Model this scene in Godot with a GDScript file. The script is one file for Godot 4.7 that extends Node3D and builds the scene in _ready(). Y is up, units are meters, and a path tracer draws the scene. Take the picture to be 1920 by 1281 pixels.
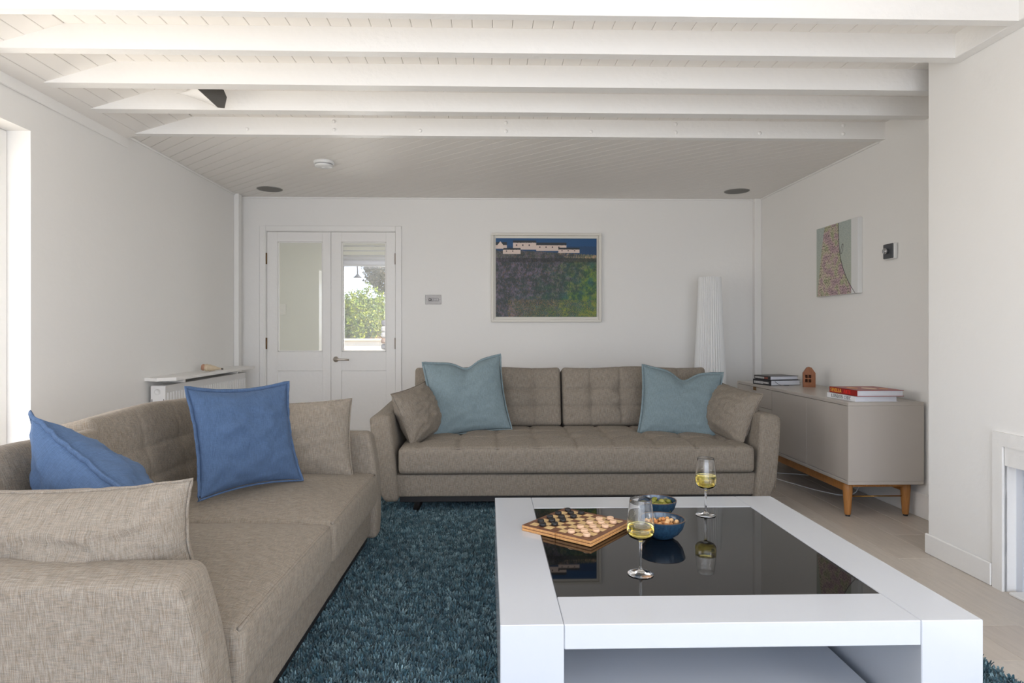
extends Node3D
# World: x right, y up, depth d away from the camera = -z. v(x, y, d).

var used := {}
var mats := {}
var rng := RandomNumberGenerator.new()

func v(x: float, y: float, d: float) -> Vector3:
	return Vector3(x, y, -d)


class Bend:
	func at(p: Vector3) -> Vector3:
		return p

class ArmBend extends Bend:
	var sx := 1.0
	func at(p: Vector3) -> Vector3:
		var k := (p.y + 0.25) / 0.50
		var q := p
		var o := p.x * sx      # outer side is positive
		q.x += sx * 0.055 * pow(maxf(k, 0.0), 1.3)
		q.x -= sx * 0.05 * clampf(o / 0.06, 0.0, 1.0) * pow(maxf(0.0, 0.25 - k) / 0.25, 2.0)
		q.z -= 0.05 * pow(maxf(k, 0.0), 3.0) * smoothstep(-0.2, 0.5, p.z)
		q.y += 0.015 * smoothstep(0.3, -0.5, p.z) * k - 0.012 * smoothstep(0.0, 1.0, o / 0.06) * pow(maxf(k, 0.0), 4.0)
		return q

class ShellBend extends Bend:
	func at(p: Vector3) -> Vector3:
		return p + Vector3(0, 0, -0.22 * (p.y + 0.3))

# stitched lines and pulled points of tufted upholstery
class TuftBend extends Bend:
	var ps := []
	var qs := []
	var depth := 1.0
	func sink(p: float, q: float) -> float:
		var dp := 9.0
		var dq := 9.0
		for x in ps:
			dp = minf(dp, absf(p - x))
		for y in qs:
			dq = minf(dq, absf(q - y))
		return depth * (0.007 * exp(-pow(dp / 0.010, 2)) + 0.007 * exp(-pow(dq / 0.010, 2)) + 0.018 * exp(-(dp * dp + dq * dq) / (0.045 * 0.045)))

class SeatBend extends TuftBend:
	var sw := 1.0
	func at(p: Vector3) -> Vector3:
		var q := p
		var top := smoothstep(0.0, 0.07, p.y)
		var dome := (1.0 - pow(absf(p.x) / (sw / 2), 3.0)) * (1.0 - pow(absf(p.z) / 0.41, 3.5))
		q.y += top * (0.026 if ps.size() else 0.042) * dome
		if ps.size():
			q.y -= top * sink(p.x, p.z)
		q.z += 0.005 * smoothstep(0.3, 0.4, p.z) * (1.0 - pow(p.y / 0.08, 2.0))
		return q

class CushionBend extends TuftBend:
	var bw := 1.0
	func at(p: Vector3) -> Vector3:
		var q := p
		var fr := smoothstep(0.0, 0.07, p.z)
		q.z += fr * 0.025 * (1.0 - pow(absf(p.x) / (bw / 2), 4.0)) * (1.0 - pow(absf(p.y) / 0.21, 4.0))
		q.z -= fr * sink(p.x, p.y) * 1.1
		q.y += 0.006 * cos(p.x * 9.0) * smoothstep(0.1, 0.2, p.y)
		return q

# ------------------------------------------------------------------ naming helpers
func numbered(called: String) -> String:
	if not used.has(called):
		used[called] = 0
		return called
	used[called] += 1
	return "%s_%03d" % [called, used[called]]

func tag(o: Node, label: String, category: String, group := "", kind := "") -> Node:
	o.set_meta("label", label)
	if category != "":
		o.set_meta("category", category)
	if group != "":
		o.set_meta("group", group)
	if kind != "":
		o.set_meta("kind", kind)
	return o

func thing(called: String, label: String, category: String, at := Vector3.ZERO, turn := 0.0, group := "", kind := "") -> Node3D:
	var o := Node3D.new()
	o.name = numbered(called)
	add_child(o)
	o.position = at
	o.rotation.y = turn
	tag(o, label, category, group, kind)
	return o

func obj(called: String, mesh: Mesh, m: Material, parent: Node, at := Vector3.ZERO, rot := Vector3.ZERO) -> MeshInstance3D:
	var o := MeshInstance3D.new()
	o.name = called
	o.mesh = mesh
	o.material_override = null
	if mesh is PrimitiveMesh:
		mesh.material = m
	else:
		for i in mesh.get_surface_count():
			mesh.surface_set_material(i, m)
	o.position = at
	o.rotation = rot
	parent.add_child(o, true)
	return o

func inst(called: String, mesh: Mesh, m: Material, parent: Node, at := Vector3.ZERO, rot := Vector3.ZERO) -> MeshInstance3D:
	var o := MeshInstance3D.new()
	o.name = called
	o.mesh = mesh
	o.set_surface_override_material(0, m)
	o.position = at
	o.rotation = rot
	parent.add_child(o, true)
	return o

# ------------------------------------------------------------------ materials
func mat(key: String, c: Color, rough := 0.6, metal := 0.0, spec := 0.5) -> StandardMaterial3D:
	if mats.has(key):
		return mats[key]
	var m := StandardMaterial3D.new()
	m.resource_name = key
	m.albedo_color = c
	m.roughness = rough
	m.metallic = metal
	m.metallic_specular = spec
	mats[key] = m
	return m

func c8(r: int, g: int, b: int) -> Color:
	return Color(r / 255.0, g / 255.0, b / 255.0)

func noise(seed_: int, freq: float, octaves := 3, kind := FastNoiseLite.TYPE_SIMPLEX_SMOOTH) -> FastNoiseLite:
	var n := FastNoiseLite.new()
	n.seed = seed_
	n.frequency = freq
	n.noise_type = kind
	n.fractal_octaves = octaves
	return n

func weave_texture(seed_: int, lo: float, contrast: float, warm: float) -> ImageTexture:
	var s := 512
	var im := Image.create(s, s, false, Image.FORMAT_RGB8)
	var a := noise(seed_, 1.0, 2)
	var b := noise(seed_ + 7, 1.0, 2)
	var c := noise(seed_ + 13, 1.0, 1)
	for y in s:
		for x in s:
			var h := a.get_noise_2d(x * 0.02, y * 0.40) * 0.6
			var w := b.get_noise_2d(x * 0.40, y * 0.014)
			var f := c.get_noise_2d(x * 0.5, y * 0.5)
			var t := clampf(lo + contrast * (h + w + 0.6 * f), 0.0, 1.0)
			var k := warm * (h - w)
			im.set_pixel(x, y, Color(clampf(t + k, 0, 1), t, clampf(t - k, 0, 1)))
	return ImageTexture.create_from_image(im)

func grain_texture(seed_: int, base: Color, dark: Color, stretch := 14.0, w := 256, h := 512) -> ImageTexture:
	var im := Image.create(w, h, false, Image.FORMAT_RGB8)
	var a := noise(seed_, 0.03, 3)
	for y in h:
		for x in w:
			var t := a.get_noise_2d(x * 2.0, y / stretch * 2.0) * 0.5 + 0.5
			t = clampf(t + 0.25 * a.get_noise_2d(x * 9.0 + 300.0, y / stretch * 3.0), 0, 1)
			im.set_pixel(x, y, dark.lerp(base, t))
	return ImageTexture.create_from_image(im)

func cloth(key: String, c: Color, tex: Texture2D, scale: float, sheen := 0.25) -> StandardMaterial3D:
	var m := mat(key, c, 0.95, 0.0, 0.25)
	m.albedo_texture = tex
	m.uv1_triplanar = true
	m.uv1_scale = Vector3.ONE * scale
	m.heightmap_enabled = true
	m.heightmap_texture = tex
	m.heightmap_scale = 0.05
	m.rim_enabled = true
	m.rim = sheen
	m.rim_tint = 0.6
	return m

# ------------------------------------------------------------------ mesh helpers
func begin(flat := false) -> SurfaceTool:
	var st := SurfaceTool.new()
	st.begin(Mesh.PRIMITIVE_TRIANGLES)
	if flat:
		st.set_smooth_group(-1)
	return st

func done(st: SurfaceTool) -> ArrayMesh:
	st.generate_normals()
	st.index()
	return st.commit()

func tri(st: SurfaceTool, a: Vector3, b: Vector3, c: Vector3, out: Vector3) -> void:
	if (a - c).cross(a - b).dot(out) < 0.0:
		st.add_vertex(a); st.add_vertex(c); st.add_vertex(b)
	else:
		st.add_vertex(a); st.add_vertex(b); st.add_vertex(c)

func quad(st: SurfaceTool, a: Vector3, b: Vector3, c: Vector3, d: Vector3, out: Vector3) -> void:
	tri(st, a, b, c, out)
	tri(st, a, c, d, out)

# plain box from two corners
func bx(st: SurfaceTool, a: Vector3, b: Vector3) -> void:
	var lo := Vector3(minf(a.x, b.x), minf(a.y, b.y), minf(a.z, b.z))
	var hi := Vector3(maxf(a.x, b.x), maxf(a.y, b.y), maxf(a.z, b.z))
	chamfer(st, lo, hi, 0.0)

# box with chamfered edges
func chamfer(st: SurfaceTool, a: Vector3, b: Vector3, c: float) -> void:
	var lo := Vector3(minf(a.x, b.x), minf(a.y, b.y), minf(a.z, b.z))
	var hi := Vector3(maxf(a.x, b.x), maxf(a.y, b.y), maxf(a.z, b.z))
	var mid := (lo + hi) / 2
	var h := (hi - lo) / 2
	var i := h - Vector3.ONE * c
	for ax in 3:
		var u := (ax + 1) % 3
		var w := (ax + 2) % 3
		for s in [-1.0, 1.0]:
			var p: Array[Vector3] = []
			for q in [[-1, -1], [1, -1], [1, 1], [-1, 1]]:
				var e := Vector3.ZERO
				e[ax] = s * h[ax]
				e[u] = q[0] * i[u]
				e[w] = q[1] * i[w]
				p.append(mid + e)
			var n := Vector3.ZERO
			n[ax] = s
			quad(st, p[0], p[1], p[2], p[3], n)
		if c <= 0.0:
			continue
		# edges along axis ax
		for su in [-1.0, 1.0]:
			for sw in [-1.0, 1.0]:
				var e0 := Vector3.ZERO
				e0[u] = su * h[u]; e0[w] = sw * i[w]
				var e1 := Vector3.ZERO
				e1[u] = su * i[u]; e1[w] = sw * h[w]
				var l := Vector3.ZERO
				l[ax] = i[ax]
				var n := Vector3.ZERO
				n[u] = su; n[w] = sw
				quad(st, mid + e0 - l, mid + e0 + l, mid + e1 + l, mid + e1 - l, n)
	if c > 0.0:
		for sx in [-1.0, 1.0]:
			for sy in [-1.0, 1.0]:
				for sz in [-1.0, 1.0]:
					var s := Vector3(sx, sy, sz)
					tri(st, mid + s * Vector3(h.x, i.y, i.z), mid + s * Vector3(i.x, h.y, i.z), mid + s * Vector3(i.x, i.y, h.z), s)

func box_mesh(a: Vector3, b: Vector3, c := 0.002) -> ArrayMesh:
	var st := begin(true)
	chamfer(st, a, b, c)
	return done(st)

# soft box: rounded edges, subdivided, bent by a callable
func soft_box(size: Vector3, r: float, n: Vector3i, bend: Bend = null) -> ArrayMesh:
	var st := begin()
	var h := size / 2
	var inner := h - Vector3.ONE * r
	var grids := {}
	for ax in 3:
		var u := (ax + 1) % 3
		var w := (ax + 2) % 3
		for s in [-1.0, 1.0]:
			var pts := []
			var nu: int = n[u]
			var nw: int = n[w]
			for i in nu + 1:
				var row: Array[Vector3] = []
				for j in nw + 1:
					var p := Vector3.ZERO
					p[ax] = s * h[ax]
					p[u] = edge_param(i, nu, h[u], r)
					p[w] = edge_param(j, nw, h[w], r)
					var q := Vector3(clampf(p.x, -inner.x, inner.x), clampf(p.y, -inner.y, inner.y), clampf(p.z, -inner.z, inner.z))
					var dv := p - q
					# project cube shell to rounded shell
					var m := maxf(absf(dv.x), maxf(absf(dv.y), absf(dv.z)))
					if dv.length() > 0.0:
						dv = dv.normalized() * m
					var f := q + dv
					if bend:
						f = bend.at(f)
					row.append(f)
				pts.append(row)
			var o := Vector3.ZERO
			o[ax] = s
			for i in nu:
				for j in nw:
					var a: Vector3 = pts[i][j]
					var b: Vector3 = pts[i + 1][j]
					var c: Vector3 = pts[i + 1][j + 1]
					var d: Vector3 = pts[i][j + 1]
					# winding fixed by face, not by the bent shape
					if s > 0.0:
						for t in [a, c, b, a, d, c]:
							st.add_vertex(t)
					else:
						for t in [a, b, c, a, c, d]:
							st.add_vertex(t)
	return done(st)

func edge_param(i: int, n: int, h: float, r: float) -> float:
	# three cells go to each rounded edge, the rest to the middle
	var k := 3
	if n < 8:
		return lerpf(-h, h, float(i) / n)
	if i <= k:
		return -h + r * (1.0 - cos(float(i) / k * PI / 2)) if false else -h + r * float(i) / k
	if i >= n - k:
		return h - r * float(n - i) / k
	return lerpf(-h + r, h - r, float(i - k) / (n - 2 * k))

func lathe(profile: Array, seg: int, pleats := 0, depth := 0.0) -> ArrayMesh:
	var st := begin()
	add_lathe(st, profile, seg, pleats, depth)
	return done(st)

func add_lathe(st: SurfaceTool, profile: Array, seg: int, pleats := 0, depth := 0.0, at := Vector3.ZERO) -> void:
	for i in seg:
		var a0 := TAU * i / seg
		var a1 := TAU * (i + 1) / seg
		var k0 := 1.0 + depth * (1.0 if i % 2 == 0 else -1.0) if pleats else 1.0
		var k1 := 1.0 + depth * (1.0 if (i + 1) % 2 == 0 else -1.0) if pleats else 1.0
		var d0 := Vector3(cos(a0), 0, sin(a0)) * k0
		var d1 := Vector3(cos(a1), 0, sin(a1)) * k1
		for j in profile.size() - 1:
			var p: Vector2 = profile[j]
			var q: Vector2 = profile[j + 1]
			var up := Vector3.UP
			var out := (d0 + d1) * (q.y - p.y) - up * (q.x - p.x) * 2.0
			var A := at + d0 * p.x + up * p.y
			var B := at + d1 * p.x + up * p.y
			var C := at + d1 * q.x + up * q.y
			var D := at + d0 * q.x + up * q.y
			if p.x > 0.00001:
				tri(st, A, B, C, out)
			if q.x > 0.00001:
				tri(st, A, C, D, out)

func tube(st: SurfaceTool, pts: Array, r: float, seg := 8, closed := false, flat := 1.0) -> void:
	var n := pts.size()
	var rings := []
	var last := n if closed else n - 1
	var nrm := Vector3.UP
	for i in n:
		var a: Vector3 = pts[(i - 1 + n) % n] if closed else pts[maxi(i - 1, 0)]
		var b: Vector3 = pts[(i + 1) % n] if closed else pts[mini(i + 1, n - 1)]
		var t := (b - a).normalized()
		if absf(t.dot(nrm)) > 0.95:
			nrm = Vector3.RIGHT if absf(t.x) < 0.9 else Vector3.BACK
		var s := t.cross(nrm).normalized()
		nrm = s.cross(t).normalized()
		var ring: Array[Vector3] = []
		for k in seg:
			var an := TAU * k / seg
			ring.append(pts[i] + (s * cos(an) + nrm * sin(an) * flat) * r)
		rings.append(ring)
	for i in last:
		var j := (i + 1) % n
		for k in seg:
			var l := (k + 1) % seg
			var mid: Vector3 = (pts[i] + pts[j]) / 2
			var c: Vector3 = (rings[i][k] + rings[j][l]) / 2
			quad(st, rings[i][k], rings[j][k], rings[j][l], rings[i][l], c - mid)
	if not closed:
		for e in [0, n - 1]:
			var o: Vector3 = pts[e] - (pts[1] if e == 0 else pts[n - 2])
			for k in range(1, seg - 1):
				tri(st, rings[e][0], rings[e][k], rings[e][k + 1], o)

# prism: polygon in the xy plane pulled from z0 to z1
func prism(st: SurfaceTool, poly: PackedVector2Array, z0: float, z1: float) -> void:
	var idx := Geometry2D.triangulate_polygon(poly)
	for t in range(0, idx.size(), 3):
		var a := poly[idx[t]]
		var b := poly[idx[t + 1]]
		var c := poly[idx[t + 2]]
		for z in [z0, z1]:
			tri(st, Vector3(a.x, a.y, z), Vector3(b.x, b.y, z), Vector3(c.x, c.y, z), Vector3(0, 0, z - (z0 + z1) / 2))
	var cw := Geometry2D.is_polygon_clockwise(poly)
	for i in poly.size():
		var p := poly[i]
		var q := poly[(i + 1) % poly.size()]
		var e := q - p
		var o := Vector3(e.y, -e.x, 0) * (-1.0 if cw else 1.0)
		quad(st, Vector3(p.x, p.y, z0), Vector3(q.x, q.y, z0), Vector3(q.x, q.y, z1), Vector3(p.x, p.y, z1), o)

# slab with rectangular holes: u and y cuts, thickness on the third axis. holes: [u0, u1, y0, y1]
func pierced(u0: float, u1: float, y0: float, y1: float, holes: Array) -> Array:
	var us := [u0, u1]
	var ys := [y0, y1]
	for h in holes:
		us.append_array([clampf(h[0], u0, u1), clampf(h[1], u0, u1)])
		ys.append_array([clampf(h[2], y0, y1), clampf(h[3], y0, y1)])
	us.sort(); ys.sort()
	var rects := []
	for i in us.size() - 1:
		var run := []
		for j in ys.size() - 1:
			var cu: float = (us[i] + us[i + 1]) / 2
			var cy: float = (ys[j] + ys[j + 1]) / 2
			if us[i + 1] - us[i] < 1e-5 or ys[j + 1] - ys[j] < 1e-5:
				continue
			var inside := false
			for h in holes:
				if cu > h[0] and cu < h[1] and cy > h[2] and cy < h[3]:
					inside = true
			if inside:
				if run.size(): rects.append(run)
				run = []
			elif run.size():
				run[3] = ys[j + 1]
			else:
				run = [us[i], us[i + 1], ys[j], ys[j + 1]]
		if run.size(): rects.append(run)
	return rects

# ------------------------------------------------------------------ pillow
func pillow_point(u: float, w: float, p: Dictionary) -> Vector3:
	var x: float = u * p.w / 2 * (1.0 - p.pinch * (1.0 - w * w))
	var y: float = w * p.h / 2 * (1.0 - p.pinch * (1.0 - u * u))
	if p.has("notch"):
		y -= p.notch * exp(-pow((u - p.notch_at) / 0.28, 2)) * pow(maxf(w, 0.0), 2.0)
	return Vector3(x, y, 0)

func pillow_mesh(p: Dictionary) -> ArrayMesh:
	var st := begin()
	var n := 40
	var nz := noise(p.seed, 1.0, 2)
	var sheets := []
	for side in [1.0, -1.0]:
		var g := []
		for i in n + 1:
			var row: Array[Vector3] = []
			for j in n + 1:
				var u := sin((float(i) / n * 2 - 1) * PI / 2)
				var w := sin((float(j) / n * 2 - 1) * PI / 2)
				var q := pillow_point(u, w, p)
				var f := pow(maxf(1.0 - pow(absf(u), 2.2), 0.0), 0.56) * pow(maxf(1.0 - pow(absf(w), 2.2), 0.0), 0.56)
				var wr := nz.get_noise_3d(u * 1.7, w * 4.0, side * 3.0) * 0.16 + nz.get_noise_3d(u * 6.0, w * 2.0, 9.0 + side) * 0.07
				var edge := pow(maxf(absf(u), absf(w)), 3.0)
				wr += edge * 0.16 * nz.get_noise_3d(u * 9.0, w * 9.0, 4.0 * side)
				# folds running in from the corners
				var an := atan2(absf(w) - 1.0, absf(u) - 1.0)
				var far := Vector2(absf(u) - 1.0, absf(w) - 1.0).length()
				wr += 0.12 * sin(an * 9.0 + p.seed + (1.0 if u > 0 else 3.0)) * exp(-far * 2.6) * smoothstep(0.0, 0.25, far)
				q.z = side * p.t / 2 * f * (1.0 + wr)
				if p.has("notch"):
					q.z *= 1.0 - 0.45 * exp(-pow((u - p.notch_at) / 0.2, 2)) * pow(maxf(w, 0.0), 1.5)
				if p.has("curl"):
					q.z += p.curl * (u * u + 0.4 * w * w)
				row.append(q)
			g.append(row)
		sheets.append(g)
	for s in 2:
		var g: Array = sheets[s]
		for i in n:
			for j in n:
				var a: Vector3 = g[i][j]
				var b: Vector3 = g[i + 1][j]
				var c: Vector3 = g[i + 1][j + 1]
				var d: Vector3 = g[i][j + 1]
				if s == 0:
					for t in [a, c, b, a, d, c]: st.add_vertex(t)
				else:
					for t in [a, b, c, a, c, d]: st.add_vertex(t)
	return done(st)

func pillow_edge(p: Dictionary, r: float, flat: float) -> ArrayMesh:
	var pts := []
	var n := 28
	var nz := noise(p.seed + 5, 1.0, 1)
	for s in 4:
		for i in n:
			var t := float(i) / n * 2 - 1
			var u: float = [t, 1.0, -t, -1.0][s]
			var w: float = [-1.0, t, 1.0, -t][s]
			var q := pillow_point(u, w, p)
			if p.has("curl"):
				q.z += p.curl * (u * u + 0.4 * w * w)
			q *= 1.0 + r * 0.8 / (p.w / 2)
			q.z += 0.004 * nz.get_noise_2d(u * 6.0, w * 6.0)
			pts.append(q)
	var st := begin()
	tube(st, pts, r, 6, true, flat)
	return done(st)

func pillow(called: String, label: String, group: String, p: Dictionary, m: Material, at: Vector3, basis_: Basis, piped: bool) -> Node3D:
	var t := thing(called, label, "cushion", at, 0.0, group)
	t.basis = basis_
	obj("cover", pillow_mesh(p), m, t)
	if piped:
		obj("flanged_edge", pillow_edge(p, 0.009, 0.5), m, t)
	else:
		obj("seam", pillow_edge(p, 0.0035, 1.0), m, t)
	return t

func aim(normal: Vector3, roll := 0.0) -> Basis:
	# basis whose z looks along normal and whose y is as upright as possible
	var z := normal.normalized()
	var x := Vector3.UP.cross(z).normalized()
	var y := z.cross(x)
	return Basis(x, y, z) * Basis(Vector3.BACK, roll)

# ------------------------------------------------------------------ tufted upholstery
func sofa(called: String, label: String, inner: float, seats: int, tufted_seat: bool, fabric: Material, dark: Material, at: Vector3, turn: float, low := 0.0) -> Node3D:
	var t := thing(called, label, "sofa", at, turn)
	var W := inner
	# base, front face at z = 0
	var base := obj("base", soft_box(Vector3(W + 0.02, 0.130, 0.97), 0.010, Vector3i(24, 8, 12)), fabric, t, Vector3(0, 0.199, -0.502))
	var pl := begin(true)
	chamfer(pl, Vector3(-W / 2 + 0.01, 0.10, -0.93), Vector3(W / 2 - 0.01, 0.136, -0.03), 0.003)
	obj("plinth", done(pl), dark, t)
	for sx in [-1.0, 1.0]:
		for fz in [-0.10, -0.86]:
			var lg := begin()
			var top := Vector3(sx * (W / 2 - 0.12), 0.102, fz)
			var foot := top + Vector3(sx * 0.03, -0.091, 0.02 if fz > -0.5 else -0.02)
			var rings := []
			for e in [[top, 0.027], [foot, 0.016]]:
				var ring := []
				for k in 10:
					ring.append(e[0] + Vector3(cos(TAU * k / 10), 0, sin(TAU * k / 10)) * e[1])
				rings.append(ring)
			for k in 10:
				var l := (k + 1) % 10
				quad(lg, rings[0][k], rings[0][l], rings[1][l], rings[1][k], rings[0][k] - top)
			for k in range(1, 9):
				tri(lg, rings[1][0], rings[1][k], rings[1][k + 1], Vector3.DOWN)
			obj("leg", done(lg), dark, t)
	# arms, flared outwards, rounded lower corner
	for sx in [-1.0, 1.0]:
		var bend := ArmBend.new()
		bend.sx = sx
		var arm := obj("arm", soft_box(Vector3(0.125, 0.50, 1.0), 0.024, Vector3i(12, 20, 24), bend), fabric, t, Vector3(sx * (W / 2 + 0.055), 0.36, -0.485))
		var pipe := begin()
		var pts := []
		for k in 15:
			var y := lerpf(-0.20, 0.222, k / 14.0)
			pts.append(bend.at(Vector3(sx * -0.0, y, 0.5)) + Vector3(sx * 0.056, 0, -0.008))
		tube(pipe, pts, 0.0025, 6)
		obj("piping", done(pipe), fabric, arm)
	# back shell
	var bb := ShellBend.new()
	obj("back_frame", soft_box(Vector3(W + 0.04, 0.56, 0.10), 0.035, Vector3i(16, 12, 8), bb), fabric, t, Vector3(0, 0.405 - low, -0.99))
	# seat cushions
	var sw := W / seats
	for i in seats:
		var cx := -W / 2 + sw * (i + 0.5)
		var sb := SeatBend.new()
		sb.sw = sw
		if tufted_seat:
			for k in 9:
				sb.ps.append(-W / 2 + W * (k + 0.5) / 9.0)
			sb.qs = [0.14, -0.06, -0.26]
			sb.depth = 1.7
		var sc := obj("seat_cushion", soft_box(Vector3(sw - (0.012 if tufted_seat else 0.018), 0.158, 0.82), 0.028, Vector3i(140 if tufted_seat else 40, 14, 60 if tufted_seat else 30), sb), fabric, t, Vector3(cx, 0.348, -0.395))
		var pp := begin()
		var line := []
		for k in 21:
			var lx := lerpf(-sw / 2 + 0.02, sw / 2 - 0.02, k / 20.0)
			line.append(sb.at(Vector3(lx, 0.0705, 0.4005)) + Vector3(0, 0.0, -0.001))
		tube(pp, line, 0.005, 6)
		obj("piping", done(pp), fabric, sc)
	# back cushions
	var bw := W / 2
	for i in 2:
		var cx := -W / 2 + bw * (i + 0.5)
		var cb := CushionBend.new()
		cb.bw = bw
		var lines := 4 if tufted_seat else 2
		for k in lines:
			cb.ps.append(-bw / 2 + bw * (k + 1) / (lines + 1.0))
		cb.qs = [0.045, -0.075]
		cb.depth = 1.4 if tufted_seat else 0.6
		var bc := obj("back_cushion", soft_box(Vector3(bw - 0.012, 0.42, 0.17), 0.027, Vector3i(100, 44, 14), cb), fabric, t, Vector3(cx, 0.625 - low - (0.03 if i == 0 and not tufted_seat else 0.0), -0.875 + (0.045 if i == 0 and not tufted_seat else 0.0)), Vector3(-0.23 - (0.03 if i == 0 and not tufted_seat else 0.0), 0, 0))
		var pp := begin()
		var line := []
		for k in 21:
			var lx := lerpf(-bw / 2 + 0.03, bw / 2 - 0.03, k / 20.0)
			line.append(cb.at(Vector3(lx, 0.196, 0.071)))
		tube(pp, line, 0.005, 6)
		obj("piping", done(pp), fabric, bc)
	return t

func _ready() -> void:
	rng.seed = 11
	# ---------------------------------------------------------------- camera
	var cam := Camera3D.new()
	cam.name = "camera"
	var near := 0.05
	cam.set_frustum(near * 1281.0 / 1190.0, Vector2(16.0, -18.5) / 1190.0 * near, near, 60.0)
	cam.position = v(0, 1.10, 0)
	cam.rotation.y = deg_to_rad(-1.4)
	add_child(cam)
	# ---------------------------------------------------------------- sky, sun, daylight
	var env := Environment.new()
	env.background_mode = Environment.BG_SKY
	var sky := Sky.new()
	var sm := ProceduralSkyMaterial.new()
	sm.sky_top_color = c8(150, 185, 235)
	sm.sky_horizon_color = c8(232, 240, 250)
	sm.ground_bottom_color = c8(150, 150, 140)
	sm.ground_horizon_color = c8(220, 225, 228)
	sm.sky_energy_multiplier = 1.6
	sm.ground_energy_multiplier = 1.0
	sky.sky_material = sm
	env.sky = sky
	env.tonemap_mode = Environment.TONE_MAPPER_LINEAR
	env.tonemap_exposure = 0.95
	env.sdfgi_enabled = true
	env.ssao_enabled = true
	env.ssil_enabled = true
	var we := WorldEnvironment.new()
	we.name = "world_environment"
	we.environment = env
	add_child(we)
	var sun := DirectionalLight3D.new()
	sun.name = "sun"
	sun.light_color = c8(255, 240, 215)
	sun.light_energy = 4.0
	sun.light_angular_distance = 0.6
	sun.shadow_enabled = true
	add_child(sun)
	sun.look_at_from_position(Vector3.ZERO, -Vector3(0.70, 0.66, 0.25), Vector3.UP)
	# daylight standing in the glazed openings
	window_light("daylight_terrace_doors", v(0.0, 1.12, -1.66), Vector3(0, 0, -1), Vector2(4.3, 2.1), c8(230, 239, 255), 10.5)
	window_light("daylight_right_window", v(2.66, 1.45, -0.35), Vector3(-1, 0, 0), Vector2(1.8, 1.2), c8(250, 248, 246), 7.5)
	window_light("daylight_side_window", v(-2.47, 1.10, 2.07), Vector3(1, 0, 0), Vector2(2.2, 1.95), c8(255, 246, 234), 7.5)
	window_light("daylight_hall_window", v(-1.30, 1.2, 8.42), Vector3(0, 0, 1), Vector2(1.2, 1.5), c8(250, 250, 245), 3.6)

	build_room()
	build_hall_and_garden()
	build_sofas()
	build_table()
	build_sideboard()
	build_wall_things()
	build_rug()

func window_light(called: String, at: Vector3, towards: Vector3, size: Vector2, c: Color, e: float) -> void:
	var l := AreaLight3D.new()
	l.name = called
	l.area_size = size
	l.light_color = c
	l.light_energy = e
	l.shadow_enabled = true
	l.area_range = 20.0
	add_child(l)
	l.position = at
	l.basis = Basis.looking_at(towards, Vector3.UP)

# ==================================================================== the room
const XL := -2.30
const XR := 2.57
const DB := 5.95
const DF := -1.6
const XC := 2.185
const CB := 2.352   # underside of the low ceiling
const CT := 2.455   # underside of the boards between the beams

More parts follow.
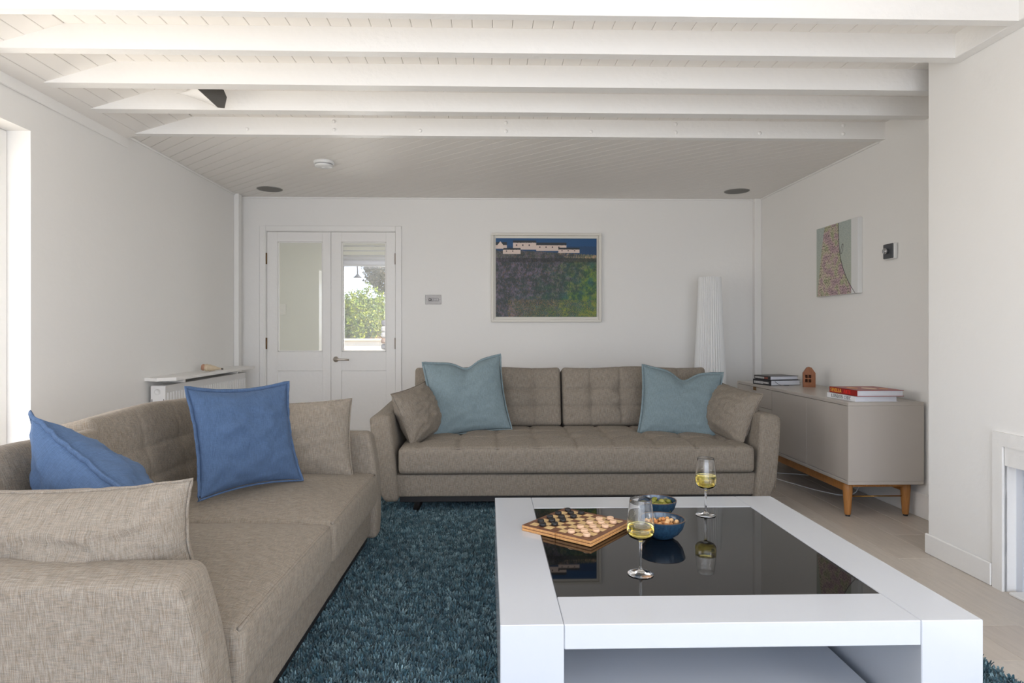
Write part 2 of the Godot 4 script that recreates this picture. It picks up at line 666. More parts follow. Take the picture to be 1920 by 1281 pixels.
func build_room() -> void:
	var paint := mat("white_wall_paint", c8(240, 238, 234), 0.75, 0.0, 0.3)
	var lump := NoiseTexture2D.new()
	lump.width = 512; lump.height = 512; lump.seamless = true
	lump.noise = noise(3, 0.02, 4)
	paint.heightmap_enabled = true
	paint.heightmap_texture = lump
	paint.heightmap_scale = 0.08
	paint.uv1_triplanar = true
	paint.uv1_world_triplanar = true
	paint.uv1_scale = Vector3.ONE * 1.2
	var gloss := mat("white_satin_paint", c8(241, 239, 235), 0.4, 0.0, 0.5)
	gloss.heightmap_enabled = true
	gloss.heightmap_texture = lump
	gloss.heightmap_scale = 0.10
	gloss.uv1_triplanar = true
	gloss.uv1_world_triplanar = true
	gloss.uv1_scale = Vector3.ONE * 2.0
	var board_paint := mat("ceiling_board_paint", c8(240, 236, 230), 0.55, 0.0, 0.4)

	# floor of pale planks
	var fl := thing("floor", "pale greige wooden plank floor", "floor", Vector3.ZERO, 0, "", "structure")
	var sub := begin(true)
	bx(sub, v(-2.6, -0.12, -1.8), v(2.8, -0.013, 6.07))
	obj("subfloor", done(sub), mat("joint", c8(120, 110, 100), 0.9), fl)
	var plank_mats := []
	for k in 4:
		var base: Color = [c8(208, 197, 184), c8(211, 200, 188), c8(205, 194, 182), c8(213, 203, 191)][k]
		var m := mat("floor_plank_%d" % k, Color.WHITE, 0.42, 0.0, 0.5)
		m.albedo_texture = grain_texture(40 + k, base, base.darkened(0.06), 18.0)
		m.uv1_triplanar = true
		m.uv1_scale = Vector3(2.2, 2.2, 2.2)
		plank_mats.append(m)
	var plank_w := 0.195
	var plank_meshes := []
	for l in [1.83, 0.95, 1.3]:
		plank_meshes.append([l, box_mesh(Vector3(-plank_w / 2 + 0.0005, -0.014, -l / 2 + 0.0005), Vector3(plank_w / 2 - 0.0005, 0.0, l / 2 - 0.0005), 0.0012)])
	var px := XL + plank_w / 2
	var row := 0
	while px < XR + plank_w / 2:
		var d: float = -1.75 - 0.6 * (row % 3)
		var k := row
		while d < DB:
			var pm: Array = plank_meshes[(k * 7 + row) % 3]
			if d + pm[0] > -1.6:
				inst("plank", pm[1], plank_mats[(k * 5 + row * 3) % 4], fl, v(px, 0, d + pm[0] / 2))
			d += pm[0]
			k += 1
		px += plank_w
		row += 1

	# walls
	var wb := thing("wall_back", "white painted back wall around the double doors", "wall", Vector3.ZERO, 0, "", "structure")
	var st := begin(true)
	for r in pierced(-3.4, 2.75, 0.0, 2.7, [[-2.075, -0.845, -1.0, 2.045]]):
		bx(st, v(r[0], r[2], DB), v(r[1], r[3], DB + 0.12))
	obj("plaster", done(st), paint, wb)
	var wl := thing("wall_left", "white painted left wall with a deep window opening", "wall", Vector3.ZERO, 0, "", "structure")
	st = begin(true)
	for r in pierced(-1.75, DB, 0.0, 2.7, [[0.9, 3.25, 0.12, 2.11]]):
		bx(st, v(XL - 0.24, r[2], r[0]), v(XL, r[3], r[1]))
	obj("plaster", done(st), paint, wl)
	var wr := thing("wall_right", "white painted right wall above the sideboard", "wall", Vector3.ZERO, 0, "", "structure")
	st = begin(true)
	for r in pierced(-1.75, DB + 0.12, 0.0, 2.7, [[-1.3, 0.6, 0.82, 2.08]]):
		bx(st, v(XR, r[2], r[0]), v(XR + 0.15, r[3], r[1]))
	obj("plaster", done(st), paint, wr)
	var wf := thing("wall_front", "white wall with wide terrace doors facing the room", "wall", Vector3.ZERO, 0, "", "structure")
	st = begin(true)
	for r in pierced(-2.55, 2.75, 0.0, 2.7, [[-2.15, 2.15, 0.05, 2.18]]):
		bx(st, v(r[0], r[2], DF - 0.15), v(r[1], r[3], DF))
	obj("plaster", done(st), paint, wf)

	# chimney breast with the white fireplace
	var ch := thing("wall_chimney", "white chimney breast standing out of the right wall", "wall", Vector3.ZERO, 0, "", "structure")
	st = begin(true)
	for r in pierced(0.9, 3.095, 0.0, 2.6, [[1.7, 2.632, -0.1, 0.615]]):
		bx(st, v(XC, r[2], r[0]), v(XR, r[3], r[1]))
	obj("plaster", done(st), paint, ch)
	var fp := thing("fireplace", "white painted fireplace opening in the chimney breast", "fireplace")
	st = begin(true)
	for r in pierced(1.64, 2.685, 0.0, 0.672, [[1.70, 2.632, -0.1, 0.615]]):
		chamfer(st, v(XC - 0.012, r[2], r[0]), v(XC + 0.01, r[3], r[1]), 0.0)
	obj("surround", done(st), gloss, fp)
	st = begin(true)
	bx(st, v(XC + 0.36, 0, 1.7), v(XC + 0.375, 0.62, 2.632))
	bx(st, v(XC + 0.05, 0, 2.60), v(XC + 0.375, 0.62, 2.632))
	obj("firebox_lining", done(st), mat("painted_brick", c8(205, 208, 214), 0.8), fp)
	st = begin(true)
	prism(st, PackedVector2Array([Vector2(-0.005, 0.535), Vector2(0.09, 0.60), Vector2(0.09, 0.615), Vector2(-0.005, 0.615)]), -0.46, 0.46)
	obj("hood", done(st), gloss, fp, v(XC, 0, 2.166))
	st = begin(true)
	chamfer(st, v(XC - 0.01, 0, 1.72), v(XC + 0.36, 0.012, 2.60), 0.003)
	obj("hearth", done(st), gloss, fp)
	obj("knob", lathe([Vector2(0, 0), Vector2(0.006, 0), Vector2(0.006, 0.012), Vector2(0.011, 0.016), Vector2(0.011, 0.024), Vector2(0, 0.028)], 12), gloss, fp, v(2.26, 0.13, 2.60), Vector3(PI / 2, 0, 0))

	# skirting boards
	for b in [["baseboard_right", v(XR - 0.016, 0, 3.095), v(XR, 0.145, DB), "white skirting board under the sideboard"],
			["baseboard_back", v(-0.79, 0, DB - 0.016), v(XR - 0.016, 0.145, DB), "white skirting board along the back wall behind the sofa"],
			["baseboard_left", v(XL, 0, 3.27), v(XL + 0.016, 0.145, DB), "white skirting board below the radiator"],
			["baseboard_chimney", v(XC - 0.014, 0, 2.69), v(XC, 0.10, 3.107), "white skirting board round the foot of the chimney breast"]]:
		var o := thing(b[0], b[3], "skirting board", Vector3.ZERO, 0, "", "structure")
		obj("board", box_mesh(b[1], b[2], 0.005), gloss, o)

	# low ceiling of diagonal boards
	var ce := thing("ceiling", "white boarded ceiling, diagonal boards at the back and long boards between the beams", "ceiling", Vector3.ZERO, 0, "", "structure")
	var area := PackedVector2Array([Vector2(XL, 4.08), Vector2(XR, 4.08), Vector2(XR, DB), Vector2(XL, DB)])
	var dir := Vector2(-0.735, 0.678)
	var nrm := Vector2(0.678, 0.735)
	var bwid := 0.092
	var k0 := int(floor((nrm.dot(Vector2(XL, 4.08))) / bwid))
	for k in range(k0, k0 + 62):
		var a := nrm * (k * bwid + 0.002)
		var b := nrm * ((k + 1) * bwid - 0.002)
		var strip := PackedVector2Array([a - dir * 9, b - dir * 9, b + dir * 9, a + dir * 9])
		for poly in Geometry2D.intersect_polygons(area, strip):
			st = begin(true)
			var pz := PackedVector2Array()
			for q in poly:
				pz.append(Vector2(q.x, q.y))
			prism(st, pz, 0.0, 0.016)
			var o := obj("board", done(st), board_paint, ce)
			# prism plane xy, pulled along z: turn so that polygon y is depth and z is up
			o.basis = Basis(Vector3.RIGHT, Vector3.FORWARD, Vector3.UP)
			o.position = Vector3(0, CB, 0)
	# boards between the beams, along the room
	var bm := box_mesh(Vector3(-0.0441, 0, -2.85), Vector3(0.0441, 0.016, 2.85), 0.0025)
	var x := -1.86 + 0.045
	while x < XR + 0.05:
		inst("board", bm, board_paint, ce, v(x, CT, 1.23))
		x += 0.0895
	# the boards that slope down to the left wall
	for k in 5:
		var o := inst("board", bm, board_paint, ce, v(-1.905 - 0.0855 * k, CT - 0.013 - 0.0262 * k, 1.23))
		o.rotation.z = 0.297
	st = begin(true)
	bx(st, v(-2.6, CB + 0.0165, 4.06), v(2.75, CB + 0.04, 6.1))
	bx(st, v(-2.6, CT + 0.0165, -1.8), v(2.75, CT + 0.04, 4.12))
	bx(st, v(-2.6, 2.6, -1.8), v(2.75, 2.75, 6.1))
	obj("roof_deck", done(st), board_paint, ce)

	# beams
	var beam_at := [[2.49, 2.535], [2.835, 2.89], [3.225, 3.295], [3.60, 3.67], [4.045, 4.10]]
	var words := ["nearest thick white ceiling beam at the top of the picture", "second white ceiling beam, ending at the chimney plate", "third white ceiling beam, running in behind the chimney breast", "fourth white ceiling beam, beside the dark ended spotlight", "white bolted fascia beam at the edge of the low ceiling"]
	for k in 5:
		var b: Array = beam_at[k]
		var o := thing("ceiling_beam", words[k], "beam", Vector3.ZERO, 0, "white ceiling beams", "structure")
		st = begin(true)
		var xr: float = XR if k > 1 else 2.125
		var lift := 0.0 if k < 4 else 0.0
		# front outline: bottom flat, left end cut by the slope
		var poly := PackedVector2Array([Vector2(XL + 0.06, 2.345), Vector2(xr, 2.345), Vector2(xr, CT + 0.004), Vector2(-1.86, CT + 0.004), Vector2(XL + 0.06, 2.36 if k < 4 else 2.385)])
		prism(st, poly, -b[1], -b[0])
		obj("timber", done(st), gloss, o)
		if k == 4:
			for i in 8:
				for yy in [2.378, 2.432]:
					if yy > 2.4 and i % 2 == 0:
						continue
					obj("bolt", lathe([Vector2(0.012, 0), Vector2(0.011, 0.004), Vector2(0.006, 0.008), Vector2(0, 0.009)], 12), gloss, o, v(-1.52 + 0.545 * i, yy, b[0]), Vector3(PI / 2, 0, 0))
	var pt := thing("trim_1", "white timber plate along the top of the chimney breast", "trim", Vector3.ZERO, 0, "", "structure")
	obj("timber", box_mesh(v(2.125, 2.345, -1.6), v(XC, CT + 0.01, 2.89), 0.003), gloss, pt)
	pt = thing("trim_2", "white timber wall plate along the top of the left wall", "trim", Vector3.ZERO, 0, "", "structure")
	obj("timber", box_mesh(v(XL, 2.27, -1.6), v(XL + 0.012, 2.345, 4.1), 0.004), gloss, pt)
	pt = thing("trim_3", "thin white moulding round the edge of the low ceiling", "trim", Vector3.ZERO, 0, "", "structure")
	st = begin(true)
	chamfer(st, v(XL, CB - 0.014, 4.1), v(XL + 0.014, CB, DB), 0.003)
	chamfer(st, v(XL, CB - 0.014, DB - 0.014), v(XR, CB, DB), 0.003)
	chamfer(st, v(XR - 0.014, CB - 0.014, 4.1), v(XR, CB, DB), 0.003)
	obj("moulding", done(st), gloss, pt)
	pt = thing("trim_4", "white boxed pipe in the left back corner", "trim", Vector3.ZERO, 0, "", "structure")
	obj("casing", box_mesh(v(XL, 0, 5.80), v(XL + 0.045, CB, 5.87), 0.004), paint, pt)
	pt = thing("trim_5", "white boxed pipe in the right back corner beside the pleated lamp", "trim", Vector3.ZERO, 0, "", "structure")
	obj("casing", box_mesh(v(2.505, 0, DB - 0.05), v(XR, CB, DB), 0.004), paint, pt)

	build_doors(gloss)
	build_windows(gloss)

func build_doors(gloss: Material) -> void:
	var brass := mat("aged_brass", c8(120, 92, 60), 0.4, 0.9)
	var steel := mat("brushed_steel", c8(200, 192, 182), 0.28, 1.0)
	var pane := mat("clear_glass", Color(0.97, 0.98, 0.975, 0.05), 0.0)
	pane.transparency = BaseMaterial3D.TRANSPARENCY_ALPHA
	var fr := thing("trim_6", "white architrave round the double doors", "door frame", Vector3.ZERO, 0, "", "structure")
	for p in [[-2.118, -2.062, 0.0, 2.085], [-0.862, -0.806, 0.0, 2.085], [-2.062, -0.862, 2.033, 2.085]]:
		obj("architrave", box_mesh(v(p[0], p[2], DB - 0.016), v(p[1], p[3], DB + 0.002), 0.004), gloss, fr)
	for p in [[-2.075, -2.058, 0.0, 2.045], [-0.862, -0.845, 0.0, 2.045], [-2.058, -0.862, 2.03, 2.045]]:
		obj("jamb", box_mesh(v(p[0], p[2], DB), v(p[1], p[3], DB + 0.12), 0.001), gloss, fr)
	for k in 2:
		var x0: float = [-2.055, -1.4615][k]
		var x1: float = [-1.4645, -0.865][k]
		var o := thing("door_%d" % (k + 1), ["white glazed door leaf showing the pale hall wall", "white glazed door leaf with a lever handle, garden seen through it"][k], "door", Vector3.ZERO, 0, "white double doors", "structure")
		var g0 := x0 + 0.098 if k == 0 else x0 + 0.096
		var g1 := x1 - 0.075 if k == 0 else x1 - 0.085
		var z0 := DB + 0.004
		var z1 := DB + 0.044
		obj("stile", box_mesh(v(x0, 0.006, z0), v(g0, 2.028, z1), 0.002), gloss, o)
		obj("stile", box_mesh(v(g1, 0.006, z0), v(x1, 2.028, z1), 0.002), gloss, o)
		for r in [[1.938, 2.028], [0.735, 0.912], [0.006, 0.2]]:
			obj("rail", box_mesh(v(g0, r[0], z0), v(g1, r[1], z1), 0.002), gloss, o)
		obj("panel", box_mesh(v(g0 - 0.002, 0.198, z0 + 0.012), v(g1 + 0.002, 0.737, z1 - 0.01), 0.002), gloss, o)
		var bd := begin(true)
		for e in [[g0, g0 + 0.012, 0.912, 1.938], [g1 - 0.012, g1, 0.912, 1.938], [g0, g1, 0.912, 0.924], [g0, g1, 1.926, 1.938]]:
			chamfer(bd, v(e[0], e[2], z0 + 0.008), v(e[1], e[3], z0 + 0.018), 0.003)
		obj("glazing_bead", done(bd), gloss, o)
		obj("pane", box_mesh(v(g0, 0.914, z0 + 0.020), v(g1, 1.936, z0 + 0.024), 0.0), pane, o)
		for y in [1.78, 0.99]:
			var hx: float = x0 - 0.002 if k == 0 else x1 + 0.002
			var h := obj("hinge", lathe([Vector2(0, -0.052), Vector2(0.0065, -0.052), Vector2(0.0065, 0.052), Vector2(0, 0.052)], 10), brass, o, v(hx, y, DB - 0.004))
		if k == 1:
			var hd := obj("handle", lathe([Vector2(0, 0), Vector2(0.026, 0), Vector2(0.026, 0.006), Vector2(0.022, 0.009), Vector2(0.010, 0.010), Vector2(0.010, 0.045), Vector2(0, 0.045)], 24), steel, o, v(x0 + 0.045, 0.842, z0), Vector3(PI / 2, 0, 0))
			var lv := begin()
			tube(lv, [Vector3(-0.008, 0.045, 0), Vector3(0.03, 0.047, 0), Vector3(0.13, 0.045, 0.004)], 0.009, 12)
			obj("lever", done(lv), steel, hd)

func build_windows(gloss: Material) -> void:
	var pane: Material = mats["clear_glass"]
	# side window, seen at the very edge: frame and panes in the deep reveal
	var w := thing("window_1", "tall white framed side window in the left wall", "window", Vector3.ZERO, 0, "", "structure")
	var xo := XL - 0.20
	var xi := XL - 0.115
	for p in [[3.195, 3.25, 0.12, 2.11], [0.9, 0.955, 0.12, 2.11], [2.04, 2.11, 0.17, 2.06], [0.955, 3.195, 0.12, 0.17], [0.955, 3.195, 2.06, 2.11]]:
		obj("frame", box_mesh(v(xo, p[2], p[0]), v(xi, p[3], p[1]), 0.006), gloss, w)
	for p in [[2.11, 3.195], [0.955, 2.04]]:
		var s := begin(true)
		for r in pierced(p[0], p[1], 0.17, 2.06, [[p[0] + 0.06, p[1] - 0.06, 0.23, 2.0]]):
			chamfer(s, v(xo + 0.015, r[2], r[0]), v(xi - 0.02, r[3], r[1]), 0.004)
		var sash := obj("sash", done(s), gloss, w)
		obj("pane", box_mesh(v(xo + 0.035, 0.228, p[0] + 0.058), v(xo + 0.04, 2.002, p[1] - 0.058), 0.0), pane, sash)
	obj("sill", box_mesh(v(XL - 0.24, 0.10, 0.9), v(XL + 0.02, 0.12, 3.25), 0.004), gloss, w)
	# terrace doors behind the camera
	w = thing("window_2", "wide white framed terrace doors behind the viewpoint", "window", Vector3.ZERO, 0, "", "structure")
	for p in [[-2.15, -2.08, 0.05, 2.18], [2.08, 2.15, 0.05, 2.18], [-2.08, 2.08, 2.11, 2.18], [-2.08, 2.08, 0.05, 0.12], [-1.07, -1.01, 0.12, 2.11], [-0.03, 0.03, 0.12, 2.11], [1.01, 1.07, 0.12, 2.11]]:
		obj("frame", box_mesh(v(p[0], p[2], DF - 0.12), v(p[1], p[3], DF - 0.05), 0.005), gloss, w)
	for p in [[-2.08, -1.07], [-1.01, -0.03], [0.03, 1.01], [1.07, 2.08]]:
		obj("pane", box_mesh(v(p[0], 0.12, DF - 0.088), v(p[1], 2.11, DF - 0.082), 0.0), pane, w)

	# window in the right wall, beside the viewpoint
	w = thing("window_4", "white framed window in the right wall beside the viewpoint", "window", Vector3.ZERO, 0, "", "structure")
	for p in [[-1.3, -1.24, 0.82, 2.08], [0.54, 0.6, 0.82, 2.08], [-1.24, 0.54, 0.82, 0.88], [-1.24, 0.54, 2.02, 2.08], [-0.38, -0.32, 0.88, 2.02]]:
		obj("frame", box_mesh(v(XR + 0.03, p[2], p[0]), v(XR + 0.085, p[3], p[1]), 0.005), gloss, w)
	for p in [[-1.24, -0.38], [-0.32, 0.54]]:
		obj("pane", box_mesh(v(XR + 0.055, 0.88, p[0]), v(XR + 0.06, 2.02, p[1]), 0.0), pane, w)

# ==================================================================== hall and garden
func build_hall_and_garden() -> void:
	var paint: Material = mats["white_wall_paint"]
	var gloss: Material = mats["white_satin_paint"]
	var hallp := mat("hall_wall_paint", c8(233, 233, 226), 0.75, 0.0, 0.3)
	var hw := thing("wall_hall", "pale hall walls beyond the glazed doors", "wall", Vector3.ZERO, 0, "", "structure")
	var st := begin(true)
	for r in pierced(-3.4, 0.45, 0.0, 2.7, [[-1.915, -0.70, 0.30, 2.08]]):
		bx(st, v(r[0], r[2], 8.3), v(r[1], r[3], 8.48))
	bx(st, v(-3.4, 0, 6.07), v(-3.25, 2.7, 8.48))
	bx(st, v(0.3, 0, 6.07), v(0.45, 2.7, 8.48))
	bx(st, v(-3.4, 2.42, 6.07), v(0.45, 2.6, 8.48))
	obj("plaster", done(st), hallp, hw)
	var hf := thing("floor_hall", "pale hall floor beyond the glazed doors", "floor", Vector3.ZERO, 0, "", "structure")
	obj("slab", box_mesh(v(-3.4, -0.12, 6.07), v(0.45, 0.0, 8.48), 0.0), mats["floor_plank_0"], hf)
	var w := thing("window_3", "dark framed hall window with the garden outside", "window", Vector3.ZERO, 0, "", "structure")
	var dark := mat("dark_window_frame", c8(62, 58, 54), 0.5)
	for p in [[-1.915, -1.893, 0.30, 2.08], [-0.722, -0.70, 0.30, 2.08], [-1.893, -0.722, 0.30, 0.33], [-1.893, -0.722, 2.05, 2.08]]:
		obj("frame", box_mesh(v(p[0], p[2], 8.38), v(p[1], p[3], 8.43), 0.003), dark, w)
	obj("pane", box_mesh(v(-1.893, 0.33, 8.403), v(-0.722, 2.05, 8.408), 0.0), mats["clear_glass"], w)
	var bl := thing("roman_blind", "white folded roman blind over the hall window", "blind", v(-1.31, 1.945, 8.285))
	var linen := mat("blind_linen", c8(225, 226, 234), 0.9, 0.0, 0.2)
	for k in 5:
		st = begin()
		var pts := []
		var y0 := 0.02 + 0.062 * k
		var poly := PackedVector2Array()
		for i in 9:
			var t := i / 8.0
			poly.append(Vector2(-0.012 - 0.02 * sin(PI * t) , y0 + 0.064 * t))
		for i in 9:
			var t := 1.0 - i / 8.0
			poly.append(Vector2(-0.008 - 0.02 * sin(PI * t), y0 + 0.064 * t))
		prism(st, poly, -0.65, 0.65)
		obj("fold", done(st), linen, bl, Vector3.ZERO, Vector3(0, -PI / 2, 0))
	obj("bottom_bar", box_mesh(Vector3(-0.65, 0.0, 0.006), Vector3(0.65, 0.024, 0.02), 0.003), linen, bl)
	obj("headrail", box_mesh(Vector3(-0.65, 0.32, 0.0), Vector3(0.65, 0.36, 0.04), 0.003), linen, bl)
	var hs := thing("hall_switch", "small white switch on the hall wall seen through the left door pane", "switch", v(-2.655, 1.385, 8.292))
	obj("plate", box_mesh(Vector3(-0.04, -0.07, 0), Vector3(0.04, 0.07, 0.01), 0.003), gloss, hs)
	obj("rocker", box_mesh(Vector3(-0.012, -0.02, 0.01), Vector3(0.012, 0.02, 0.015), 0.002), gloss, hs)

	# garden
	var gr := thing("ground_terrace", "pale sunlit terrace outside the hall window", "terrace", Vector3.ZERO, 0, "", "structure")
	obj("paving", box_mesh(v(-9, -0.2, 8.5), v(6, -0.04, 30), 0.0), mat("pale_paving", c8(214, 206, 192), 0.9), gr)
	var lw := thing("garden_wall", "low pale garden wall in front of the bushes", "wall")
	st = begin(true)
	chamfer(st, v(-5.5, -0.05, 11.7), v(0.5, 0.93, 11.95), 0.01)
	obj("masonry", done(st), mat("pale_render", c8(226, 214, 194), 0.95), lw)
	st = begin(true)
	chamfer(st, v(-5.5, 0.93, 11.66), v(0.5, 0.97, 11.99), 0.01)
	obj("coping", done(st), mat("pale_render", c8(226, 214, 194), 0.95), lw)
	var stone := [mat("garden_stone_a", c8(92, 92, 98), 0.9), mat("garden_stone_b", c8(168, 164, 160), 0.9), mat("garden_stone_c", c8(128, 100, 84), 0.9)]
	var sp := thing("stone_pillar", "rough grey stone pillar at the garden edge behind the door pane", "pillar", v(-1.60, 0, 11.0))
	var rs := RandomNumberGenerator.new()
	rs.seed = 5
	for k in 13:
		for q in 2:
			var y := 0.0 + 0.10 * k
			var split := rs.randf_range(-0.05, 0.06)
			var a := Vector3(-0.21 if q == 0 else split + 0.008, y, -0.2)
			var b := Vector3(split - 0.008 if q == 0 else 0.21, y + 0.09, 0.2 + rs.randf_range(-0.02, 0.03))
			obj("stone", box_mesh(a, b, 0.02), stone[rs.randi() % 3], sp)
	st = begin(true)
	bx(st, Vector3(-0.18, -0.05, -0.18), Vector3(0.18, 1.28, 0.17))
	obj("mortar_core", done(st), stone[1], sp)
	bush("garden_bush", "dense green bush beyond the terrace, left in the door pane", v(-3.35, 0, 13.2), Vector3(0.95, 1.75, 0.8), [c8(58, 84, 40), c8(84, 112, 56), c8(120, 138, 84)], 9000, 0.05, 21)
	bush("garden_bush", "yellow green bush beyond the terrace, right in the door pane", v(-2.45, 0, 13.0), Vector3(0.75, 1.85, 0.7), [c8(120, 140, 40), c8(160, 168, 52), c8(92, 116, 40)], 8000, 0.05, 22)
	bush("garden_bush", "low orange tinted shrub in front of the yellow green bush", v(-2.15, 0, 12.35), Vector3(0.5, 0.95, 0.35), [c8(168, 128, 48), c8(120, 120, 44), c8(150, 84, 44)], 3500, 0.04, 23)
	bush("garden_bush", "small grey green shrub at the foot of the dense green bush", v(-3.1, 0, 12.4), Vector3(0.5, 0.85, 0.35), [c8(70, 92, 60), c8(110, 128, 92), c8(60, 80, 44)], 3500, 0.04, 24)
	# dark tree standing at the right of the pane
	var tr := thing("garden_tree", "dark leaved tree leaning in from the right of the garden", "tree", v(-2.62, 0, 15.5))
	var tk := begin()
	tube(tk, [Vector3(0.75, -0.05, 0), Vector3(0.7, 1.2, 0), Vector3(0.45, 2.2, 0.05), Vector3(0.35, 2.9, 0)], 0.07, 10)
	obj("trunk", done(tk), mat("bark", c8(70, 58, 48), 0.95), tr)
	leaves(tr, "crown", Vector3(0.3, 2.75, 0), Vector3(0.75, 0.8, 0.6), [c8(52, 56, 36), c8(80, 76, 50), c8(120, 108, 78)], 4500, 0.06, 31)
	var lp := thing("garden_lamp", "small dark hanging lamp on a swan neck outside the hall window", "lamp", v(-1.90, 0, 9.3))
	var iron := mat("dark_iron", c8(58, 60, 64), 0.5, 0.6)
	st = begin()
	tube(st, [Vector3(-0.02, 2.35, 0), Vector3(-0.02, 2.15, 0), Vector3(0.0, 2.02, 0), Vector3(0.0, 1.93, 0)], 0.010, 8)
	obj("neck", done(st), iron, lp)
	obj("shade", lathe([Vector2(0, 1.94), Vector2(0.02, 1.935), Vector2(0.035, 1.91), Vector2(0.06, 1.895), Vector2(0.06, 1.887), Vector2(0, 1.892)], 20), iron, lp)
	st = begin()
	tube(st, [Vector3(-0.02, 2.35, 0), Vector3(-0.02, 2.36, 0.35), Vector3(-0.02, 2.36, 0.87)], 0.012, 8)
	obj("bracket_arm", done(st), iron, lp)

func leaf_mesh(size: float) -> ArrayMesh:
	var st := begin(true)
	for k in 3:
		var b := Basis(Vector3.UP, TAU * k / 3.0) * Basis(Vector3.RIGHT, 0.6 + 0.3 * k)
		var p := [Vector3(0, 0, 0), Vector3(-0.32, 0.45, 0.08), Vector3(0, 1, 0), Vector3(0.32, 0.45, 0.08)]
		var q := []
		for e in p:
			q.append(b * (e * size))
		tri(st, q[0], q[1], q[2], b.z)
		tri(st, q[0], q[2], q[3], b.z)
	return done(st)

func leaves(parent: Node3D, called: String, at: Vector3, radii: Vector3, cols: Array, count: int, size: float, seed_: int) -> void:
	var r := RandomNumberGenerator.new()
	r.seed = seed_
	var nz := noise(seed_, 1.3, 3)
	var m := mat("leaf", Color.WHITE, 0.6)
	m.vertex_color_use_as_albedo = true
	m.backlight_enabled = true
	m.backlight = c8(60, 70, 25)
	var mm := MultiMesh.new()
	mm.transform_format = MultiMesh.TRANSFORM_3D
	mm.use_colors = true
	var lm := leaf_mesh(size)
	lm.surface_set_material(0, m)
	mm.mesh = lm
	mm.instance_count = count
	for i in count:
		var d := Vector3(r.randfn(), r.randfn(), r.randfn()).normalized()
		var k := 1.0 + 0.35 * nz.get_noise_3dv(d * 1.6)
		var p := at + d * radii * k * pow(r.randf(), 0.22)
		p.y = maxf(p.y, 0.02)
		var b := Basis(Vector3(r.randfn(), r.randfn(), r.randfn()).normalized(), r.randf() * TAU).scaled(Vector3.ONE * r.randf_range(0.7, 1.4))
		mm.set_instance_transform(i, Transform3D(b, p))
		var c: Color = cols[r.randi() % cols.size()]
		mm.set_instance_color(i, c.srgb_to_linear() * r.randf_range(0.75, 1.25))
	var o := MultiMeshInstance3D.new()
	o.name = called
	o.multimesh = mm
	o.set_meta("kind", "stuff")
	parent.add_child(o, true)

func bush(called: String, label: String, at: Vector3, radii: Vector3, cols: Array, count: int, size: float, seed_: int) -> void:
	var t := thing(called, label, "bush", at, 0, "bushes in the garden")
	var st := begin()
	for k in 4:
		tube(st, [Vector3(0.05 * k - 0.08, -0.04, 0), Vector3(0.25 * k - 0.4, radii.y * 0.5, 0.1 * (k % 2)), Vector3(0.3 * k - 0.45, radii.y * 0.9, 0)], 0.018, 6)
	obj("stems", done(st), mat("bark", c8(70, 58, 48), 0.95), t)
	leaves(t, "foliage", Vector3(0, radii.y * 0.52, 0), Vector3(radii.x, radii.y * 0.52, radii.z), cols, count, size, seed_)

